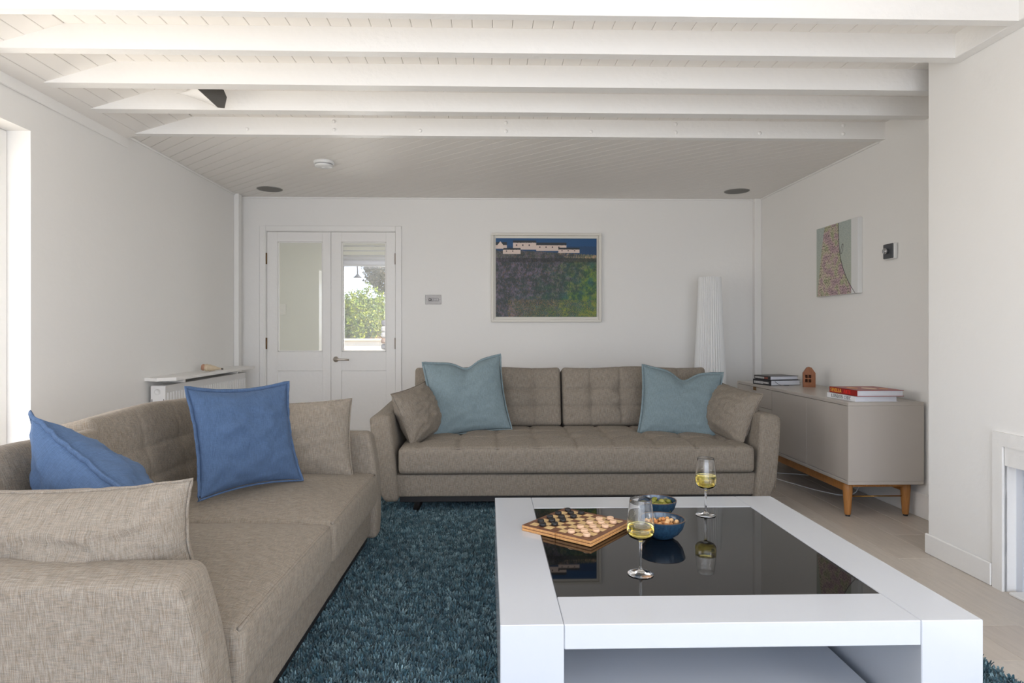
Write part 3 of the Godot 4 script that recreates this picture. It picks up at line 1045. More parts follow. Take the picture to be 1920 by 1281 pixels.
# ==================================================================== sofas and cushions
func build_sofas() -> void:
	var weave := weave_texture(101, 0.84, 0.22, 0.04)
	var taupe := cloth("taupe_upholstery", c8(160, 149, 135), weave, 2.8)
	var dark := mat("black_stained_wood", c8(28, 24, 23), 0.5)
	sofa("sofa", "long taupe sofa with one tufted bench seat against the back wall", 2.10, 1, true, taupe, dark, v(0.524, 0, 3.70), 0.0)
	sofa("sofa", "two seat taupe sofa with two seat cushions along the left side", 1.60, 2, false, taupe, dark, v(-0.56, 0, 2.245), PI / 2 - 0.02, 0.045)
	var linen := weave_texture(202, 0.88, 0.16, 0.0)
	var blue := cloth("blue_linen", c8(88, 111, 145), linen, 3.5)
	var teal := cloth("teal_linen", c8(136, 153, 158), linen, 3.5)
	# back sofa
	var big := {"w": 0.52, "h": 0.50, "t": 0.19, "pinch": 0.07, "seed": 1, "notch": 0.05, "notch_at": 0.1, "curl": 0.03}
	pillow("cushion", "teal linen cushion leaning at the left end of the back sofa", "teal scatter cushions", big, teal, v(-0.145, 0.66, 4.27), aim(Vector3(0.16, 0.30, 1.0), 0.10), true)
	var big2 := {"w": 0.52, "h": 0.46, "t": 0.18, "pinch": 0.07, "seed": 2, "notch": 0.06, "notch_at": 0.05, "curl": 0.03}
	pillow("cushion", "pale teal linen cushion leaning at the right end of the back sofa", "teal scatter cushions", big2, teal, v(1.29, 0.61, 4.24), aim(Vector3(-0.12, 0.32, 1.0), -0.10), true)
	var small := {"w": 0.46, "h": 0.34, "t": 0.20, "pinch": 0.06, "seed": 3}
	pillow("cushion", "small taupe cushion against the left arm of the back sofa", "taupe sofa cushions", small, taupe, v(-0.44, 0.585, 4.05), aim(Vector3(1.0, 0.42, 0.42), 0.10), false)
	var small2 := small.duplicate()
	small2.seed = 4
	pillow("cushion", "small taupe cushion against the right arm of the back sofa", "taupe sofa cushions", small2, taupe, v(1.555, 0.58, 4.05), aim(Vector3(-1.0, 0.42, 0.28), -0.10), false)
	# left sofa
	var bl := {"w": 0.43, "h": 0.41, "t": 0.18, "pinch": 0.10, "seed": 6, "curl": 0.02}
	pillow("cushion", "deep blue linen cushion upright on the far seat of the left sofa", "blue scatter cushions", bl, blue, v(-0.985, 0.672, 2.58), aim(Vector3(0.80, 0.28, 0.62), -0.02), true)
	var bl2 := {"w": 0.50, "h": 0.40, "t": 0.24, "pinch": 0.06, "seed": 7, "curl": 0.0}
	pillow("cushion", "blue linen cushion slumped edge on in the near corner of the left sofa", "blue scatter cushions", bl2, blue, v(-1.10, 0.605, 1.84), aim(Vector3(0.62, 0.50, -0.75), 0.45), true)
	var gn := {"w": 0.62, "h": 0.34, "t": 0.23, "pinch": 0.12, "seed": 8}
	pillow("cushion", "large taupe cushion leaning on the near arm of the left sofa", "taupe sofa cushions", gn, taupe, v(-0.955, 0.590, 1.49), aim(Vector3(0.08, 0.22, -1.0), -0.05), false)
	var gf := {"w": 0.50, "h": 0.36, "t": 0.18, "pinch": 0.06, "seed": 9}
	pillow("cushion", "taupe cushion leaning on the far arm of the left sofa", "taupe sofa cushions", gf, taupe, v(-0.88, 0.60, 2.93), aim(Vector3(0.16, 0.28, 1.0), 0.03), false)

# ==================================================================== coffee table and what stands on it
func build_table() -> void:
	var lacquer := mat("white_gloss_lacquer", c8(198, 201, 206), 0.12, 0.0, 0.5)
	var black := mat("black_glass", c8(12, 12, 13), 0.02, 0.0, 0.55)
	var T := 0.38
	var x0 := 0.03; var x1 := 1.237; var d0 := 1.555; var d1 := 2.75
	var t := thing("coffee_table", "square white gloss coffee table with a black glass top", "coffee table")
	for k in 2:
		var a: float = [x0, x1 - 0.157][k]
		obj("side_panel", box_mesh(v(a, 0.0105, d0), v(a + 0.157, T, d1), 0.002), lacquer, t)
	for k in 2:
		var a: float = [d0, d1 - 0.165][k]
		obj("rail", box_mesh(v(x0 + 0.158, T - 0.062, a), v(x1 - 0.158, T, a + 0.165), 0.002), lacquer, t)
	obj("glass_top", box_mesh(v(x0 + 0.158, T - 0.014, d0 + 0.1655), v(x1 - 0.158, T - 0.0015, d1 - 0.1655), 0.001), black, t)
	obj("glass_bed", box_mesh(v(x0 + 0.158, T - 0.055, d0 + 0.1655), v(x1 - 0.158, T - 0.016, d1 - 0.1655), 0.0), lacquer, t)
	obj("shelf", box_mesh(v(x0 + 0.158, 0.10, d0 + 0.03), v(x1 - 0.19, 0.13, d1 - 0.03), 0.002), lacquer, t)

	# draughts board
	var L := Vector2(0.122, 2.295)
	var ax := Vector2(0.31 - 0.122, 2.522 - 2.295).normalized()   # along L -> T
	var side := 0.288
	var bd := thing("draughts_board", "folding wooden draughts board lying turned on the coffee table", "game board", v(L.x, T, L.y))
	# local x along L->F, local z (towards viewer is +z) ; columns run along L->T
	bd.basis = Basis(Vector3(ax.y, 0, ax.x), Vector3.UP, Vector3(-ax.x, 0, ax.y))
	var maple := mat("maple", Color.WHITE, 0.4)
	maple.albedo_texture = grain_texture(61, c8(226, 196, 142), c8(206, 170, 116))
	maple.uv1_triplanar = true; maple.uv1_scale = Vector3.ONE * 6
	var walnut := mat("walnut", Color.WHITE, 0.4)
	walnut.albedo_texture = grain_texture(62, c8(128, 86, 60), c8(98, 62, 42))
	walnut.uv1_triplanar = true; walnut.uv1_scale = Vector3.ONE * 6
	var edge := mat("beech_edge", Color.WHITE, 0.45)
	edge.albedo_texture = grain_texture(63, c8(214, 164, 108), c8(184, 130, 78))
	edge.uv1_triplanar = true; edge.uv1_scale = Vector3.ONE * 5
	for k in 2:
		var a := 0.0 if k == 0 else side / 2 + 0.001
		var b := side / 2 - 0.001 if k == 0 else side
		var half := obj("half", box_mesh(Vector3(a, 0.0, -side), Vector3(b, 0.0085, 0), 0.0015), edge, bd)
		obj("strip", box_mesh(Vector3(a + 0.0012, 0.0085, -side + 0.0012), Vector3(b - 0.0012, 0.0105, -0.0012), 0.0005), walnut, half)
		obj("upper_half", box_mesh(Vector3(a, 0.0105, -side), Vector3(b, 0.019, 0), 0.0015), edge, half)
		obj("border", box_mesh(Vector3(a + 0.001, 0.019, -side + 0.001), Vector3(b - 0.001, 0.0202, -0.001), 0.0004), walnut, half)
	var m := 0.020
	var cell := (side - 2 * m) / 8.0
	var cm := box_mesh(Vector3(-cell / 2 + 0.0002, 0, -cell / 2 + 0.0002), Vector3(cell / 2 - 0.0002, 0.0007, cell / 2 - 0.0002), 0.0)
	for i in 8:
		for j in 8:
			inst("square", cm, maple if (i + j) % 2 == 0 else walnut, bd, Vector3(m + cell * (i + 0.5), 0.0202, -m - cell * (j + 0.5)))
	var disc := lathe([Vector2(0, 0), Vector2(0.0115, 0), Vector2(0.0125, 0.001), Vector2(0.0125, 0.0092), Vector2(0.0115, 0.0103), Vector2(0.0098, 0.0103), Vector2(0.0094, 0.0099), Vector2(0, 0.0099)], 24)
	var ebony := mat("black_stained_piece", c8(26, 25, 27), 0.45)
	var pale := mat("pale_wood_piece", c8(226, 188, 154), 0.5)
	for e in [[0, 1], [1, 0], [2, 1], [5, 0], [6, 1], [7, 0]]:
		for q in 4:
			var i: int = e[0]
			var j: int = e[1] + 2 * q
			var darkp: bool = i < 4
			var o := thing("draughts_piece", "%s draughts piece, %s in the %s %s row counted from the board's left corner" % ["black" if darkp else "pale", ["first", "second", "third", "fourth"][q], {0: "outer", 1: "middle", 2: "inner", 5: "inner", 6: "middle", 7: "outer"}[i], "black" if darkp else "pale"], "draughts piece", bd.transform * Vector3(m + cell * (i + 0.5) + rng.randf_range(-0.003, 0.003), 0.0209, -m - cell * (j + 0.5) + rng.randf_range(-0.003, 0.003)), 0.0, "black draughts pieces" if darkp else "pale draughts pieces")
			inst("disc", disc, ebony if darkp else pale, o)

	# wine glasses
	var glass := mat("wine_glass_crystal", Color(1, 1, 1, 0.0), 0.0)
	glass.refraction_enabled = true
	glass.refraction_scale = 0.05
	glass.transparency = BaseMaterial3D.TRANSPARENCY_ALPHA
	var wine := mat("white_wine", Color(0.97, 0.90, 0.52, 0.0), 0.0)
	wine.refraction_enabled = true
	wine.refraction_scale = 0.034
	wine.transparency = BaseMaterial3D.TRANSPARENCY_ALPHA
	for k in 2:
		var at: Vector3 = [v(0.454, T, 1.877), v(0.856, T, 2.475)][k]
		var g := thing("wine_glass", ["stemmed wine glass nearest the viewer, beside the draughts board", "stemmed wine glass on the far side of the coffee table"][k], "wine glass", at, 0, "wine glasses on the coffee table")
		var outer := [Vector2(0, 0.0), Vector2(0.0375, 0.0), Vector2(0.038, 0.001), Vector2(0.030, 0.0028), Vector2(0.014, 0.006), Vector2(0.0065, 0.011), Vector2(0.0042, 0.022), Vector2(0.0038, 0.06), Vector2(0.004, 0.092), Vector2(0.0065, 0.099), Vector2(0.020, 0.1045), Vector2(0.033, 0.111), Vector2(0.0395, 0.120), Vector2(0.0412, 0.132), Vector2(0.040, 0.150), Vector2(0.0375, 0.178), Vector2(0.0335, 0.208), Vector2(0.0318, 0.222), Vector2(0.0316, 0.2232), Vector2(0.0310, 0.2232)]
		var inside := [Vector2(0.0308, 0.222), Vector2(0.0325, 0.208), Vector2(0.0365, 0.178), Vector2(0.039, 0.150), Vector2(0.0401, 0.132), Vector2(0.0383, 0.1215), Vector2(0.032, 0.1135), Vector2(0.018, 0.108), Vector2(0, 0.1068)]
		obj("bowl_and_stem", lathe(outer + inside, 56), glass, g)
		var top: float = [0.139, 0.150][k] + 0.006
		var wp := [Vector2(0, 0.1071), Vector2(0.0178, 0.1083), Vector2(0.0317, 0.1138), Vector2(0.038, 0.1217), Vector2(0.0398, 0.132), Vector2(0.0396 if k == 0 else 0.0389, top - 0.0004), Vector2(0.0385, top), Vector2(0, top)]
		obj("wine", lathe(wp, 56), wine, g)

	# bowls
	var glaze := mat("blue_glaze", c8(32, 62, 96), 0.18, 0.0, 0.6)
	var gt := Image.create(256, 256, false, Image.FORMAT_RGB8)
	var gn := noise(77, 0.03, 4)
	for y in 256:
		for x in 256:
			var q := gn.get_noise_2d(x, y) * 0.5 + 0.5
			gt.set_pixel(x, y, c8(18, 36, 58).lerp(c8(46, 80, 102), q))
	glaze.albedo_color = Color.WHITE
	glaze.albedo_texture = ImageTexture.create_from_image(gt)
	glaze.uv1_triplanar = true
	glaze.uv1_scale = Vector3.ONE * 8
	var rim := mat("brown_glaze_rim", c8(92, 70, 52), 0.3)
	var nut_mats := [mat("nut_a", c8(214, 160, 100), 0.6), mat("nut_b", c8(190, 126, 72), 0.6), mat("nut_c", c8(228, 186, 134), 0.6)]
	var olive_mats := [mat("olive_a", c8(120, 122, 44), 0.25), mat("olive_b", c8(146, 140, 60), 0.25), mat("olive_c", c8(96, 100, 40), 0.25)]
	for k in 2:
		var at: Vector3 = [v(0.612, T, 2.215), v(0.66, T, 2.47)][k]
		var s: float = [1.0, 0.98][k]
		var b := thing("bowl", ["blue glazed bowl of nuts, the nearer bowl", "blue glazed bowl of olives, the farther bowl"][k], "bowl", at, 0, "blue bowls on the coffee table")
		b.scale = Vector3.ONE * s
		obj("shell", lathe([Vector2(0, 0.003), Vector2(0.030, 0.003), Vector2(0.033, 0.0), Vector2(0.037, 0.0), Vector2(0.040, 0.004), Vector2(0.056, 0.015), Vector2(0.070, 0.034), Vector2(0.0775, 0.058), Vector2(0.0785, 0.064)], 48), glaze, b)
		obj("inside", lathe([Vector2(0.0745, 0.064), Vector2(0.0735, 0.058), Vector2(0.066, 0.034), Vector2(0.052, 0.017), Vector2(0.035, 0.009), Vector2(0, 0.007)], 48), glaze, b)
		obj("rim", lathe([Vector2(0.0785, 0.064), Vector2(0.0775, 0.0658), Vector2(0.0755, 0.0658), Vector2(0.0745, 0.064)], 48), rim, b)
		var r := RandomNumberGenerator.new()
		r.seed = 90 + k
		var seedm := nut_mesh(0.0085 if k == 0 else 0.0105, 0.86 if k == 0 else 1.25, 5 + k)
		var placed := []
		var tries := 0
		var want := 44 if k == 0 else 26
		var gap := 0.0152 if k == 0 else 0.0195
		while placed.size() < want and tries < 6000:
			tries += 1
			var a := r.randf() * TAU
			var rad := sqrt(r.randf()) * 0.060
			var y := 0.040 + r.randf() * 0.016 - 0.006 * rad / 0.06
			var p := Vector3(cos(a) * rad, y, sin(a) * rad)
			var ok := true
			for q in placed:
				if q.distance_to(p) < gap:
					ok = false
			if ok:
				placed.append(p)
		for p in placed:
			var o := thing("hazelnut" if k == 0 else "olive", "roasted nut in the nearer blue bowl" if k == 0 else "green olive in the farther blue bowl", "nut" if k == 0 else "olive", at + p * s, r.randf() * TAU, "nuts in the nearer bowl" if k == 0 else "olives in the farther bowl")
			o.rotation = Vector3(r.randf() * 3, r.randf() * 6, r.randf() * 3)
			inst("kernel" if k == 0 else "flesh", seedm, (nut_mats if k == 0 else olive_mats)[r.randi() % 3], o)

func nut_mesh(r: float, longer: float, seed_: int) -> ArrayMesh:
	var prof := []
	for i in 9:
		var t := PI * i / 8.0 - PI / 2
		var rr := cos(t) * r * (1.0 + 0.06 * sin(3.0 * t + seed_))
		prof.append(Vector2(maxf(rr, 0.0) if i > 0 and i < 8 else 0.0, sin(t) * r * longer))
	return lathe(prof, 12)

# ==================================================================== sideboard and what stands on it
func build_sideboard() -> void:
	var grey := mat("greige_lacquer", c8(184, 176, 167), 0.30, 0.0, 0.5)
	var wood := mat("oak", Color.WHITE, 0.5)
	wood.albedo_texture = grain_texture(71, c8(190, 132, 70), c8(150, 98, 48))
	wood.uv1_triplanar = true; wood.uv1_scale = Vector3.ONE * 4
	var brass := mat("brass", c8(170, 128, 64), 0.3, 1.0)
	var notch := mat("notch_wood", c8(132, 98, 52), 0.5)
	var x0 := 2.10; var x1 := 2.55; var d0 := 3.65; var d1 := 5.30; var y0 := 0.205; var y1 := 0.688
	var t := thing("sideboard", "greige lacquered sideboard on oak legs along the right wall", "sideboard")
	obj("top", box_mesh(v(x0, y1 - 0.022, d0), v(x1, y1, d1), 0.002), grey, t)
	obj("bottom", box_mesh(v(x0, y0, d0), v(x1, y0 + 0.02, d1), 0.002), grey, t)
	obj("end_panel", box_mesh(v(x0, y0 + 0.02, d0), v(x1, y1 - 0.022, d0 + 0.02), 0.001), grey, t)
	obj("end_panel", box_mesh(v(x0, y0 + 0.02, d1 - 0.02), v(x1, y1 - 0.022, d1), 0.001), grey, t)
	obj("back_panel", box_mesh(v(x1 - 0.012, y0 + 0.02, d0 + 0.02), v(x1, y1 - 0.022, d1 - 0.02), 0.0), grey, t)
	var dv := begin(true)
	bx(dv, v(x0 + 0.03, y0 + 0.02, 4.645), v(x1 - 0.012, y1 - 0.022, 4.663))
	obj("divider", done(dv), grey, t)
	for p in [[3.672, 4.139], [4.142, 4.652]]:
		obj("door", box_mesh(v(x0 + 0.003, y0 + 0.022, p[0]), v(x0 + 0.022, y1 - 0.0245, p[1]), 0.0015), grey, t)
	for k in 3:
		var ya := y0 + 0.022 + 0.1465 * k
		var yb := ya + 0.1435
		var s := begin(true)
		for r in pierced(4.655, 5.278, ya, yb, [[4.925, 5.015, yb - 0.027, yb + 0.1]]):
			chamfer(s, v(x0 + 0.003, r[2], r[0]), v(x0 + 0.022, r[3], r[1]), 0.0)
		var dr := obj("drawer", done(s), grey, t)
		obj("finger_pull", box_mesh(v(x0 + 0.016, yb - 0.03, 4.92), v(x0 + 0.024, yb, 5.02), 0.001), notch, dr)
	# leg frame
	for e in [[x0 + 0.045, d0 + 0.085], [x1 - 0.055, d0 + 0.085], [x0 + 0.045, d1 - 0.1], [x1 - 0.055, d1 - 0.1]]:
		var leg := obj("leg", lathe([Vector2(0, 0.010), Vector2(0.0165, 0.010), Vector2(0.018, 0.02), Vector2(0.027, 0.155), Vector2(0.027, 0.204), Vector2(0, 0.204)], 20), wood, t, v(e[0], 0, e[1]))
		obj("foot_pad", lathe([Vector2(0, 0), Vector2(0.013, 0), Vector2(0.013, 0.0105), Vector2(0, 0.0105)], 16), mats["dark_iron"], leg)
	for xx in [x0 + 0.045, x1 - 0.055]:
		obj("frame_rail", box_mesh(v(xx - 0.014, 0.145, d0 + 0.1), v(xx + 0.014, 0.204, d1 - 0.11), 0.003), wood, t)
	for dd in [d0 + 0.085, d1 - 0.1]:
		obj("cross_rail", box_mesh(v(x0 + 0.05, 0.175, dd - 0.012), v(x1 - 0.06, 0.204, dd + 0.012), 0.003), wood, t)
	var rod := begin()
	tube(rod, [v(x0 + 0.05, 0.118, d0 + 0.085), v(x1 - 0.06, 0.118, d0 + 0.085)], 0.004, 8)
	obj("brass_rod", done(rod), brass, t)
	# white lead on the floor below
	var cable := thing("cable", "white power cable looping on the floor below the sideboard", "cable")
	var cb := begin()
	var cv := Curve3D.new()
	for p in [v(2.56, 0.20, 4.30), v(2.50, 0.06, 4.22), v(2.42, 0.006, 4.20), v(2.30, 0.006, 4.27), v(2.20, 0.006, 4.50), v(2.14, 0.006, 4.72), v(2.16, 0.006, 4.86), v(2.30, 0.006, 4.84), v(2.45, 0.006, 4.78)]:
		cv.add_point(p, Vector3(0, 0, 0), Vector3(0, 0, 0))
	for i in cv.point_count:
		if i > 0 and i < cv.point_count - 1:
			var tg := (cv.get_point_position(i + 1) - cv.get_point_position(i - 1)) * 0.22
			cv.set_point_in(i, -tg); cv.set_point_out(i, tg)
	var cps := []
	for p in cv.tessellate_even_length(5, 0.03):
		cps.append(p)
	tube(cb, cps, 0.0035, 6)
	obj("flex", done(cb), mat("white_plastic", c8(228, 228, 226), 0.4), cable)

	# books
	var paper := mat("book_pages", c8(214, 216, 222), 0.9)
	book("book", "white spined London Chic book under the red book", Vector3(2.15, y1, -3.665), 0.05, 0.283, 0.262, 0.032, c8(232, 232, 234), paper, [["LONDON CHIC", c8(60, 58, 56), 0.019, 0.045, "Droid Serif", 0.0]])
	book("book", "red Sevilla Arte book on top of the white book", Vector3(2.155, y1 + 0.0325, -3.655), 0.03, 0.285, 0.285, 0.036, c8(150, 30, 26), paper, [["SEVILLA", c8(236, 176, 66), 0.022, 0.012, "Droid Sans", 0.0], ["ARTE", c8(236, 44, 34), 0.022, 0.150, "Droid Sans", 0.0]])
	# printed shapes on the red cover
	book("book", "thick dark book with a ribbon marker, lower of the two black books", Vector3(2.15, y1, -4.77), 0.26, 0.21, 0.27, 0.040, c8(28, 30, 38), paper, [])
	book("book", "thin dark book on top of the black book pile", Vector3(2.158, y1 + 0.0405, -4.80), 0.22, 0.20, 0.25, 0.030, c8(40, 36, 38), paper, [])
	# wooden house
	var hw := mat("orange_wood", Color.WHITE, 0.5)
	hw.albedo_texture = grain_texture(81, c8(158, 96, 46), c8(120, 68, 30))
	hw.uv1_triplanar = true; hw.uv1_scale = Vector3.ONE * 8
	var hs := thing("wooden_house", "small orange brown wooden house ornament between the book piles", "ornament", v(2.385, y1, 4.66), -0.35)
	var st := begin(true)
	var W := 0.042
	var H := 0.105
	for r in pierced(-W, W, 0.0, H, [[-0.028, -0.010, 0.036, 0.060], [-0.005, 0.013, 0.036, 0.060], [-0.028, -0.010, 0.068, 0.092], [-0.005, 0.013, 0.068, 0.092]]):
		bx(st, Vector3(r[0], r[2], -0.02), Vector3(r[1], r[3], 0.02))
	prism(st, PackedVector2Array([Vector2(-W, H), Vector2(W, H), Vector2(0.016, 0.145), Vector2(0.0, 0.150), Vector2(-0.016, 0.145)]), -0.02, 0.02)
	obj("block", done(st), hw, hs)
	obj("window_back", box_mesh(Vector3(-0.034, 0.03, -0.012), Vector3(0.018, 0.096, -0.006), 0.0), mat("dark_hollow", c8(84, 46, 20), 0.8), hs)

func book(called: String, label: String, at: Vector3, turn: float, length: float, width: float, thick: float, cover: Color, paper: Material, words: Array) -> void:
	# local: spine on x = 0 plane facing -x, running away from the viewer along -z; pages towards +x
	var t := thing(called, label, "book", at, turn, "books on the sideboard")
	var cm := mat("cover_%s" % cover.to_html(), cover, 0.35)
	var c := 0.003
	obj("spine", box_mesh(Vector3(0, 0, -length), Vector3(c, thick, 0), 0.001), cm, t)
	obj("front_board", box_mesh(Vector3(0, thick - c, -length), Vector3(width, thick, 0), 0.001), cm, t)
	obj("back_board", box_mesh(Vector3(0, 0, -length), Vector3(width, c, 0), 0.001), cm, t)
	obj("pages", box_mesh(Vector3(c, c, -length + 0.004), Vector3(width - 0.005, thick - c, -0.004), 0.0), paper, t)
	for w in words:
		var tm := TextMesh.new()
		var f := SystemFont.new()
		f.font_names = PackedStringArray([w[4]])
		f.font_weight = 700
		tm.font = f
		tm.text = w[0]
		tm.font_size = 32
		tm.pixel_size = w[2] / 23.0
		tm.depth = 0.0006
		tm.horizontal_alignment = HORIZONTAL_ALIGNMENT_LEFT
		tm.vertical_alignment = VERTICAL_ALIGNMENT_CENTER
		# reads along the spine from the far end to the near end
		var o := obj("title", tm, mat("ink_%s" % w[1].to_html(), w[1], 0.5), t, Vector3(-0.0002, thick / 2, -length + w[3]), Vector3(0, -PI / 2, 0))
	if label.begins_with("red"):
		var gold := mat("cover_gold", c8(226, 150, 60), 0.4)
		var cream := mat("cover_cream", c8(238, 206, 176), 0.4)
		for s in [[0.07, -0.16, 0.045, gold], [0.15, -0.12, 0.06, cream], [0.22, -0.09, 0.035, gold]]:
			var st := begin(true)
			var poly := PackedVector2Array()
			for i in 14:
				poly.append(Vector2(s[0] + cos(TAU * i / 14) * s[2] * 0.55, -s[1] + sin(TAU * i / 14) * s[2]))
			prism(st, poly, 0.0, 0.0004)
			obj("cover_print", done(st), s[3], t, Vector3(0, thick + 0.0004, 0), Vector3(PI / 2, 0, 0)).rotation = Vector3(-PI / 2, 0, 0)
	if label.begins_with("thick dark"):
		var rb := begin()
		for k in 1:
			tube(rb, [Vector3(0.035, thick * 0.8, 0.001), Vector3(0.05, thick * 0.45, 0.006), Vector3(0.07, 0.006, 0.014), Vector3(0.10, 0.002, 0.03), Vector3(0.125, 0.002, 0.045)], 0.005, 8, false, 0.2)
		obj("ribbon", done(rb), mat("black_ribbon", c8(20, 20, 22), 0.6), t)
	if label.begins_with("thick dark") or label.begins_with("thin dark"):
		# worn pale and rust lettering blocks, too small to read
		var sil := mat("ink_silver", c8(196, 194, 192), 0.5)
		var rust := mat("ink_rust", c8(140, 62, 44), 0.5)
		var rr := RandomNumberGenerator.new()
		rr.seed = int(length * 1000)
		var z := -length + 0.012
		var n := 0
		while z < -0.03:
			var l := rr.randf_range(0.005, 0.010)
			var h := thick * (0.20 if n > 9 and thick > 0.035 else 0.30)
			obj("title_mark", box_mesh(Vector3(-0.0004, thick * 0.5 - h, z), Vector3(0.0002, thick * 0.5 + h * 0.6, z + l), 0.0), rust if (thick < 0.035 and n > 10) else sil, t)
			z += l + 0.003
			n += 1

# ==================================================================== things on walls, ceiling and floor
func build_wall_things() -> void:
	var gloss: Material = mats["white_satin_paint"]
	var plastic := mat("white_plastic", c8(228, 228, 226), 0.4)
	# landscape painting
	var pt := thing("painting", "framed landscape of white cottages above a dark green meadow", "painting", v(0.545, 1.605, DB - 0.002))
	var frm := mat("offwhite_frame", c8(226, 222, 212), 0.5)
	var w := 0.515
	var h := 0.415
	for e in [[-w, w, h - 0.022, h], [-w, w, -h, -h + 0.022], [-w, -w + 0.022, -h + 0.022, h - 0.022], [w - 0.022, w, -h + 0.022, h - 0.022]]:
		obj("frame", box_mesh(Vector3(e[0], e[2], 0), Vector3(e[1], e[3], 0.04), 0.002), frm, pt)
	obj("backing", box_mesh(Vector3(-w + 0.02, -h + 0.02, 0.002), Vector3(w - 0.02, h - 0.02, 0.012), 0.0), frm, pt)
	var cw := 0.472
	var chh := 0.366
	var st := begin(true)
	bx(st, Vector3(-cw, -chh, 0.012), Vector3(cw, chh, 0.0295))
	obj("canvas_block", done(st), frm, pt)
	var face := PlaneMesh.new()
	face.size = Vector2(cw * 2, chh * 2)
	face.orientation = PlaneMesh.FACE_Z
	var pm := mat("landscape_paint", Color.WHITE, 0.5)
	pm.albedo_texture = ImageTexture.create_from_image(landscape_picture())
	obj("picture", face, pm, pt, Vector3(0, 0, 0.0302))
	# unframed canvas on the right wall
	var cv := thing("canvas_print", "unframed canvas with a mosaic patterned trunk shape on the right wall", "painting", v(XR - 0.001, 1.627, 4.565), -PI / 2)
	st = begin(true)
	chamfer(st, Vector3(-0.272, -0.262, 0), Vector3(0.272, 0.262, 0.034), 0.002)
	obj("stretcher_block", done(st), mat("canvas_white", c8(222, 222, 220), 0.8), cv)
	var f2 := PlaneMesh.new()
	f2.size = Vector2(0.54, 0.52)
	f2.orientation = PlaneMesh.FACE_Z
	var cm := mat("mosaic_paint", Color.WHITE, 0.6)
	cm.albedo_texture = ImageTexture.create_from_image(mosaic_picture())
	obj("picture", f2, cm, cv, Vector3(0, 0, 0.0346))
	# thermostat
	var th := thing("thermostat", "white thermostat with a dark dial face on the right wall", "thermostat", v(XR - 0.001, 1.61, 3.965), -PI / 2)
	obj("housing", soft_box(Vector3(0.104, 0.104, 0.028), 0.012, Vector3i(10, 10, 8)), plastic, th, Vector3(0, 0, 0.014))
	obj("dial_face", soft_box(Vector3(0.094, 0.094, 0.012), 0.0055, Vector3i(10, 10, 8)), mat("dark_dial", c8(66, 68, 72), 0.25), th, Vector3(0, 0, 0.030))
	obj("knob", lathe([Vector2(0, 0), Vector2(0.018, 0), Vector2(0.018, 0.022), Vector2(0.016, 0.025), Vector2(0, 0.025)], 24), mat("chrome_knob", c8(190, 190, 192), 0.2, 1.0), th, Vector3(0, 0, 0.035), Vector3(PI / 2, 0, 0))
	# switch plate
	var sw := thing("light_switch", "brushed metal double switch plate beside the doors", "switch", v(-0.511, 1.399, DB - 0.001))
	obj("plate", box_mesh(Vector3(-0.075, -0.044, 0), Vector3(0.075, 0.044, 0.006), 0.002), mat("brushed_plate", c8(158, 154, 150), 0.4, 0.35), sw)
	obj("surround", box_mesh(Vector3(-0.045, -0.015, 0.006), Vector3(0.052, 0.015, 0.0075), 0.0005), mat("grey_insert", c8(150, 148, 150), 0.5), sw)
	for k in 3:
		obj("rocker", box_mesh(Vector3(-0.012 + 0.021 * k, -0.012, 0.0075), Vector3(0.006 + 0.021 * k, 0.012, 0.011), 0.001), mats["brushed_plate"], sw)
	obj("dimmer_knob", lathe([Vector2(0, 0), Vector2(0.010, 0), Vector2(0.010, 0.012), Vector2(0, 0.013)], 18), mats["chrome_knob"], sw, Vector3(-0.029, 0, 0.0075), Vector3(PI / 2, 0, 0))
	for k in [-0.064, 0.064]:
		obj("screw", lathe([Vector2(0.0035, 0), Vector2(0.003, 0.001), Vector2(0, 0.0012)], 10), mats["chrome_knob"], sw, Vector3(k, 0, 0.006), Vector3(PI / 2, 0, 0))
	# ceiling speakers
	var grille := mat("grey_grille", c8(128, 126, 122), 0.8)
	for k in 2:
		var o := thing("ceiling_speaker", ["round grey speaker grille in the ceiling above the doors", "round grey speaker grille in the ceiling above the sideboard"][k], "speaker", [v(-1.915, CB, 5.62), v(2.215, CB, 5.60)][k], 0, "ceiling speakers")
		obj("grille", lathe([Vector2(0, -0.003), Vector2(0.100, -0.003), Vector2(0.103, -0.002)], 40), grille, o)
		obj("rim", lathe([Vector2(0.102, -0.0035), Vector2(0.108, -0.0035), Vector2(0.109, 0.0)], 40), mat("grille_rim", c8(150, 148, 144), 0.6), o)
	# smoke alarm
	var sa := thing("smoke_alarm", "round white smoke alarm on the low ceiling", "smoke alarm", v(-1.206, CB, 4.70))
	obj("base", lathe([Vector2(0.072, 0.0), Vector2(0.075, -0.003), Vector2(0.075, -0.018), Vector2(0.071, -0.021), Vector2(0.0, -0.021)], 40), plastic, sa)
	obj("vent_ring", lathe([Vector2(0.062, -0.021), Vector2(0.062, -0.029)], 40), mat("vent_grey", c8(150, 150, 152), 0.6), sa)
	obj("cap", lathe([Vector2(0.067, -0.029), Vector2(0.066, -0.036), Vector2(0.056, -0.042), Vector2(0.0, -0.044)], 40), plastic, sa)
	obj("test_button", lathe([Vector2(0.016, -0.0435), Vector2(0.015, -0.047), Vector2(0.0, -0.048)], 20), plastic, sa)
	# spotlight wedge between the beams
	var wd := thing("ceiling_spotlight", "white horn shaped fitting with a dark end between two ceiling beams", "spotlight")
	var face_pts := [Vector3(-1.522, 2.405, -3.36), Vector3(-1.425, 2.405, -3.46), Vector3(-1.412, 2.368, -3.47), Vector3(-1.420, 2.306, -3.46), Vector3(-1.445, 2.299, -3.43), Vector3(-1.522, 2.372, -3.36)]
	var tip := Vector3(-1.70, 2.400, -3.50)
	st = begin()
	var fc := Vector3.ZERO
	for p in face_pts: fc += p / face_pts.size()
